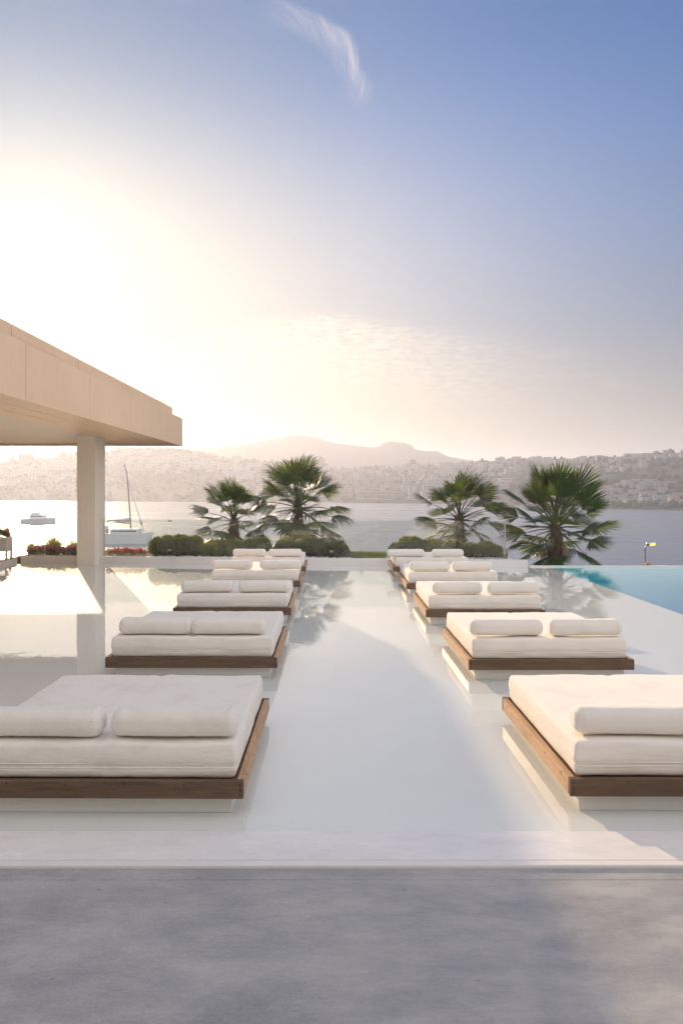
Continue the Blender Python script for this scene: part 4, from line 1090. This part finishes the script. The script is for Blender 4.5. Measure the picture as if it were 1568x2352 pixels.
mb = MB(); mb.tube([(-L*.30, 0, 2.2), (-L*.30, 0, 3.9)], [.35, .5], 8); mb.build('helm_seat', M_HULL, cat)

# cruiser at the far left
p = on_sea(90, 1203); s = p.y/1750; cr = empty('motor_cruiser', p, 0, 'pale motor cruiser anchored in the sun glare at the far left', 'motorboat')
L = 80*s; hull(L, 4, 1.9, M_HULL, cr, sheer=.35); mb = MB(); mb.box(-L*.25, L*.2, -1.5, 1.5, 1.9, 3.3, .4); mb.box(-L*.22, L*.02, -1.2, 1.2, 3.3, 4.2, .2); c_ = mb.build('cabin', M_HULL, cr)
mb = MB(); mb.box(-L*.20, L*.14, -1.54, 1.54, 2.5, 2.95, .02); mb.build('window', M_BGREY, c_)
mb = MB(); mb.tube([(-L*.12, 0, 4.2), (-L*.16, 0, 6.2)], .05, 6); mb.build('radar_mast', M_GALV, cr)
# small sloop behind the middle palm
p = on_sea(706, 1242); s = p.y/1750; sp_ = empty('sloop', p, 0, 'small moored sloop seen low behind the tall drooping palm', 'sailboat')
L = 46*s; hull(L, 2.2, 1.1, M_HULL, sp_, sheer=.2); mb = MB(); mb.box(-L*.2, L*.18, -.7, .7, 1.1, 1.6, .12); c_ = mb.build('cabin', M_HULL, sp_)
mb = MB(); mb.tube([(L*.06, 0, 1.2), (L*.06, 0, 9.5)], .07, 6); mb.build('mast', M_POLE, sp_); mb = MB(); mb.tube([(L*.06, 0, 2.6), (-L*.35, 0, 2.7)], [.2, .12], 6); mb.build('boom', M_BLUE, sp_)
mb = MB(); mb.tube([(L*.06, 0, 9.3), (L*.47, 0, 1.4)], [.03, .07], 5); mb.build('furled_jib', M_SAIL, sp_)
# navy motorboat behind the big palm
p = on_sea(1279, 1274); s = p.y/1750; nv = empty('speedboat', p, 0, 'dark navy open speedboat behind the trunk of the large palm', 'motorboat')
L = 76*s; hull(L, 2.4, .75, M_NAVY, nv, sheer=.45, bow=1)
mb = MB(); mb.box(-L*.30, L*.22, -.85, .85, .78, 1.05, .1); mb.build('deck_cover', M_BLUE, nv)
mb = MB(); mb.add([(0, -.7, 1.0), (0, .7, 1.0), (-.5, .6, 1.45), (-.5, -.6, 1.45), (.04, -.7, 1.0), (.04, .7, 1.0), (-.46, .6, 1.45), (-.46, -.6, 1.45)], BF); mb.build('windscreen', M_BGREY, nv)
mb = MB(); mb.box(-L*.52, -L*.47, -.3, .3, .3, 1.25, .06); mb.build('outboard', M_POLE, nv)
# buoy
p = on_sea(1343, 1273); bm = bmesh.new(); bmesh.ops.create_uvsphere(bm, u_segments=14, v_segments=9, radius=.28); bmesh.ops.create_cone(bm, segments=10, radius1=.08, radius2=.05, depth=.2, cap_ends=True, matrix=Matrix.Translation((0, 0, .34)))
me = bpy.data.meshes.new('buoy'); bm.to_mesh(me); bm.free(); me.materials.append(M_BUOY); tag(link('buoy', me, None, p + Vector((0, 0, .12))), 'small round red mooring buoy right of the large palm', 'buoy')

# ------------------------------------------------------------------ street lamp below the pool
Y = 46.0; b = at(1480, 1300, Y); tp = at(1480, 1262, Y); gz = gslope(b.x, Y) - .1
lamp = empty('street_lamp', (b.x, Y, gz), 0, 'dark street lamp with glowing amber head beyond the infinity edge', 'street lamp')
mb = MB(); mb.tube([(0, 0, 0), (0, 0, tp.z-gz+.08)], [.07, .045], 8); mb.build('pole', M_POLE, lamp, True)
mb = MB(); mb.tube([(0, 0, tp.z-gz+.04), (.08, 0, tp.z-gz+.20), (.22, 0, tp.z-gz+.27)], .045, 8); mb.build('arm', M_GALV, lamp, True)
V_, F_ = rounded(.52, .24, .20, .08, 3, 2, 1, 3); hd = link('lamp_head', mesh_from('lamp_head', V_, F_, M_GALV, True), lamp, (.34, 0, tp.z-gz+.36), (0, R(-8), 0))
V_, F_ = rounded(.34, .18, .14, .06, 3, 2, 1, 3); link('lamp_lens', mesh_from('lamp_lens', V_, F_, M_LAMP, True), hd, (.07, -.06, -.06))
b2 = at(1487, 1299, 30.0)
V_, F_ = rounded(.20, .20, .22, .07, 2, 2, 2, 3); pl = empty('bollard_post', (b2.x, 30, gslope(b2.x, 30)), 0, 'small round orange post top peeping over the pool edge beside the street lamp', 'bollard')
zt = b2.z + .02 - gslope(b2.x, 30)
link('cap', mesh_from('cap', V_, F_, m_plain('terracotta_cap', (.45, .22, .10), .6), True), pl, (0, 0, zt)); mb = MB(); mb.tube([(0, 0, -.1), (0, 0, zt-.1)], .05, 8); mb.build('post', M_POLE, pl)
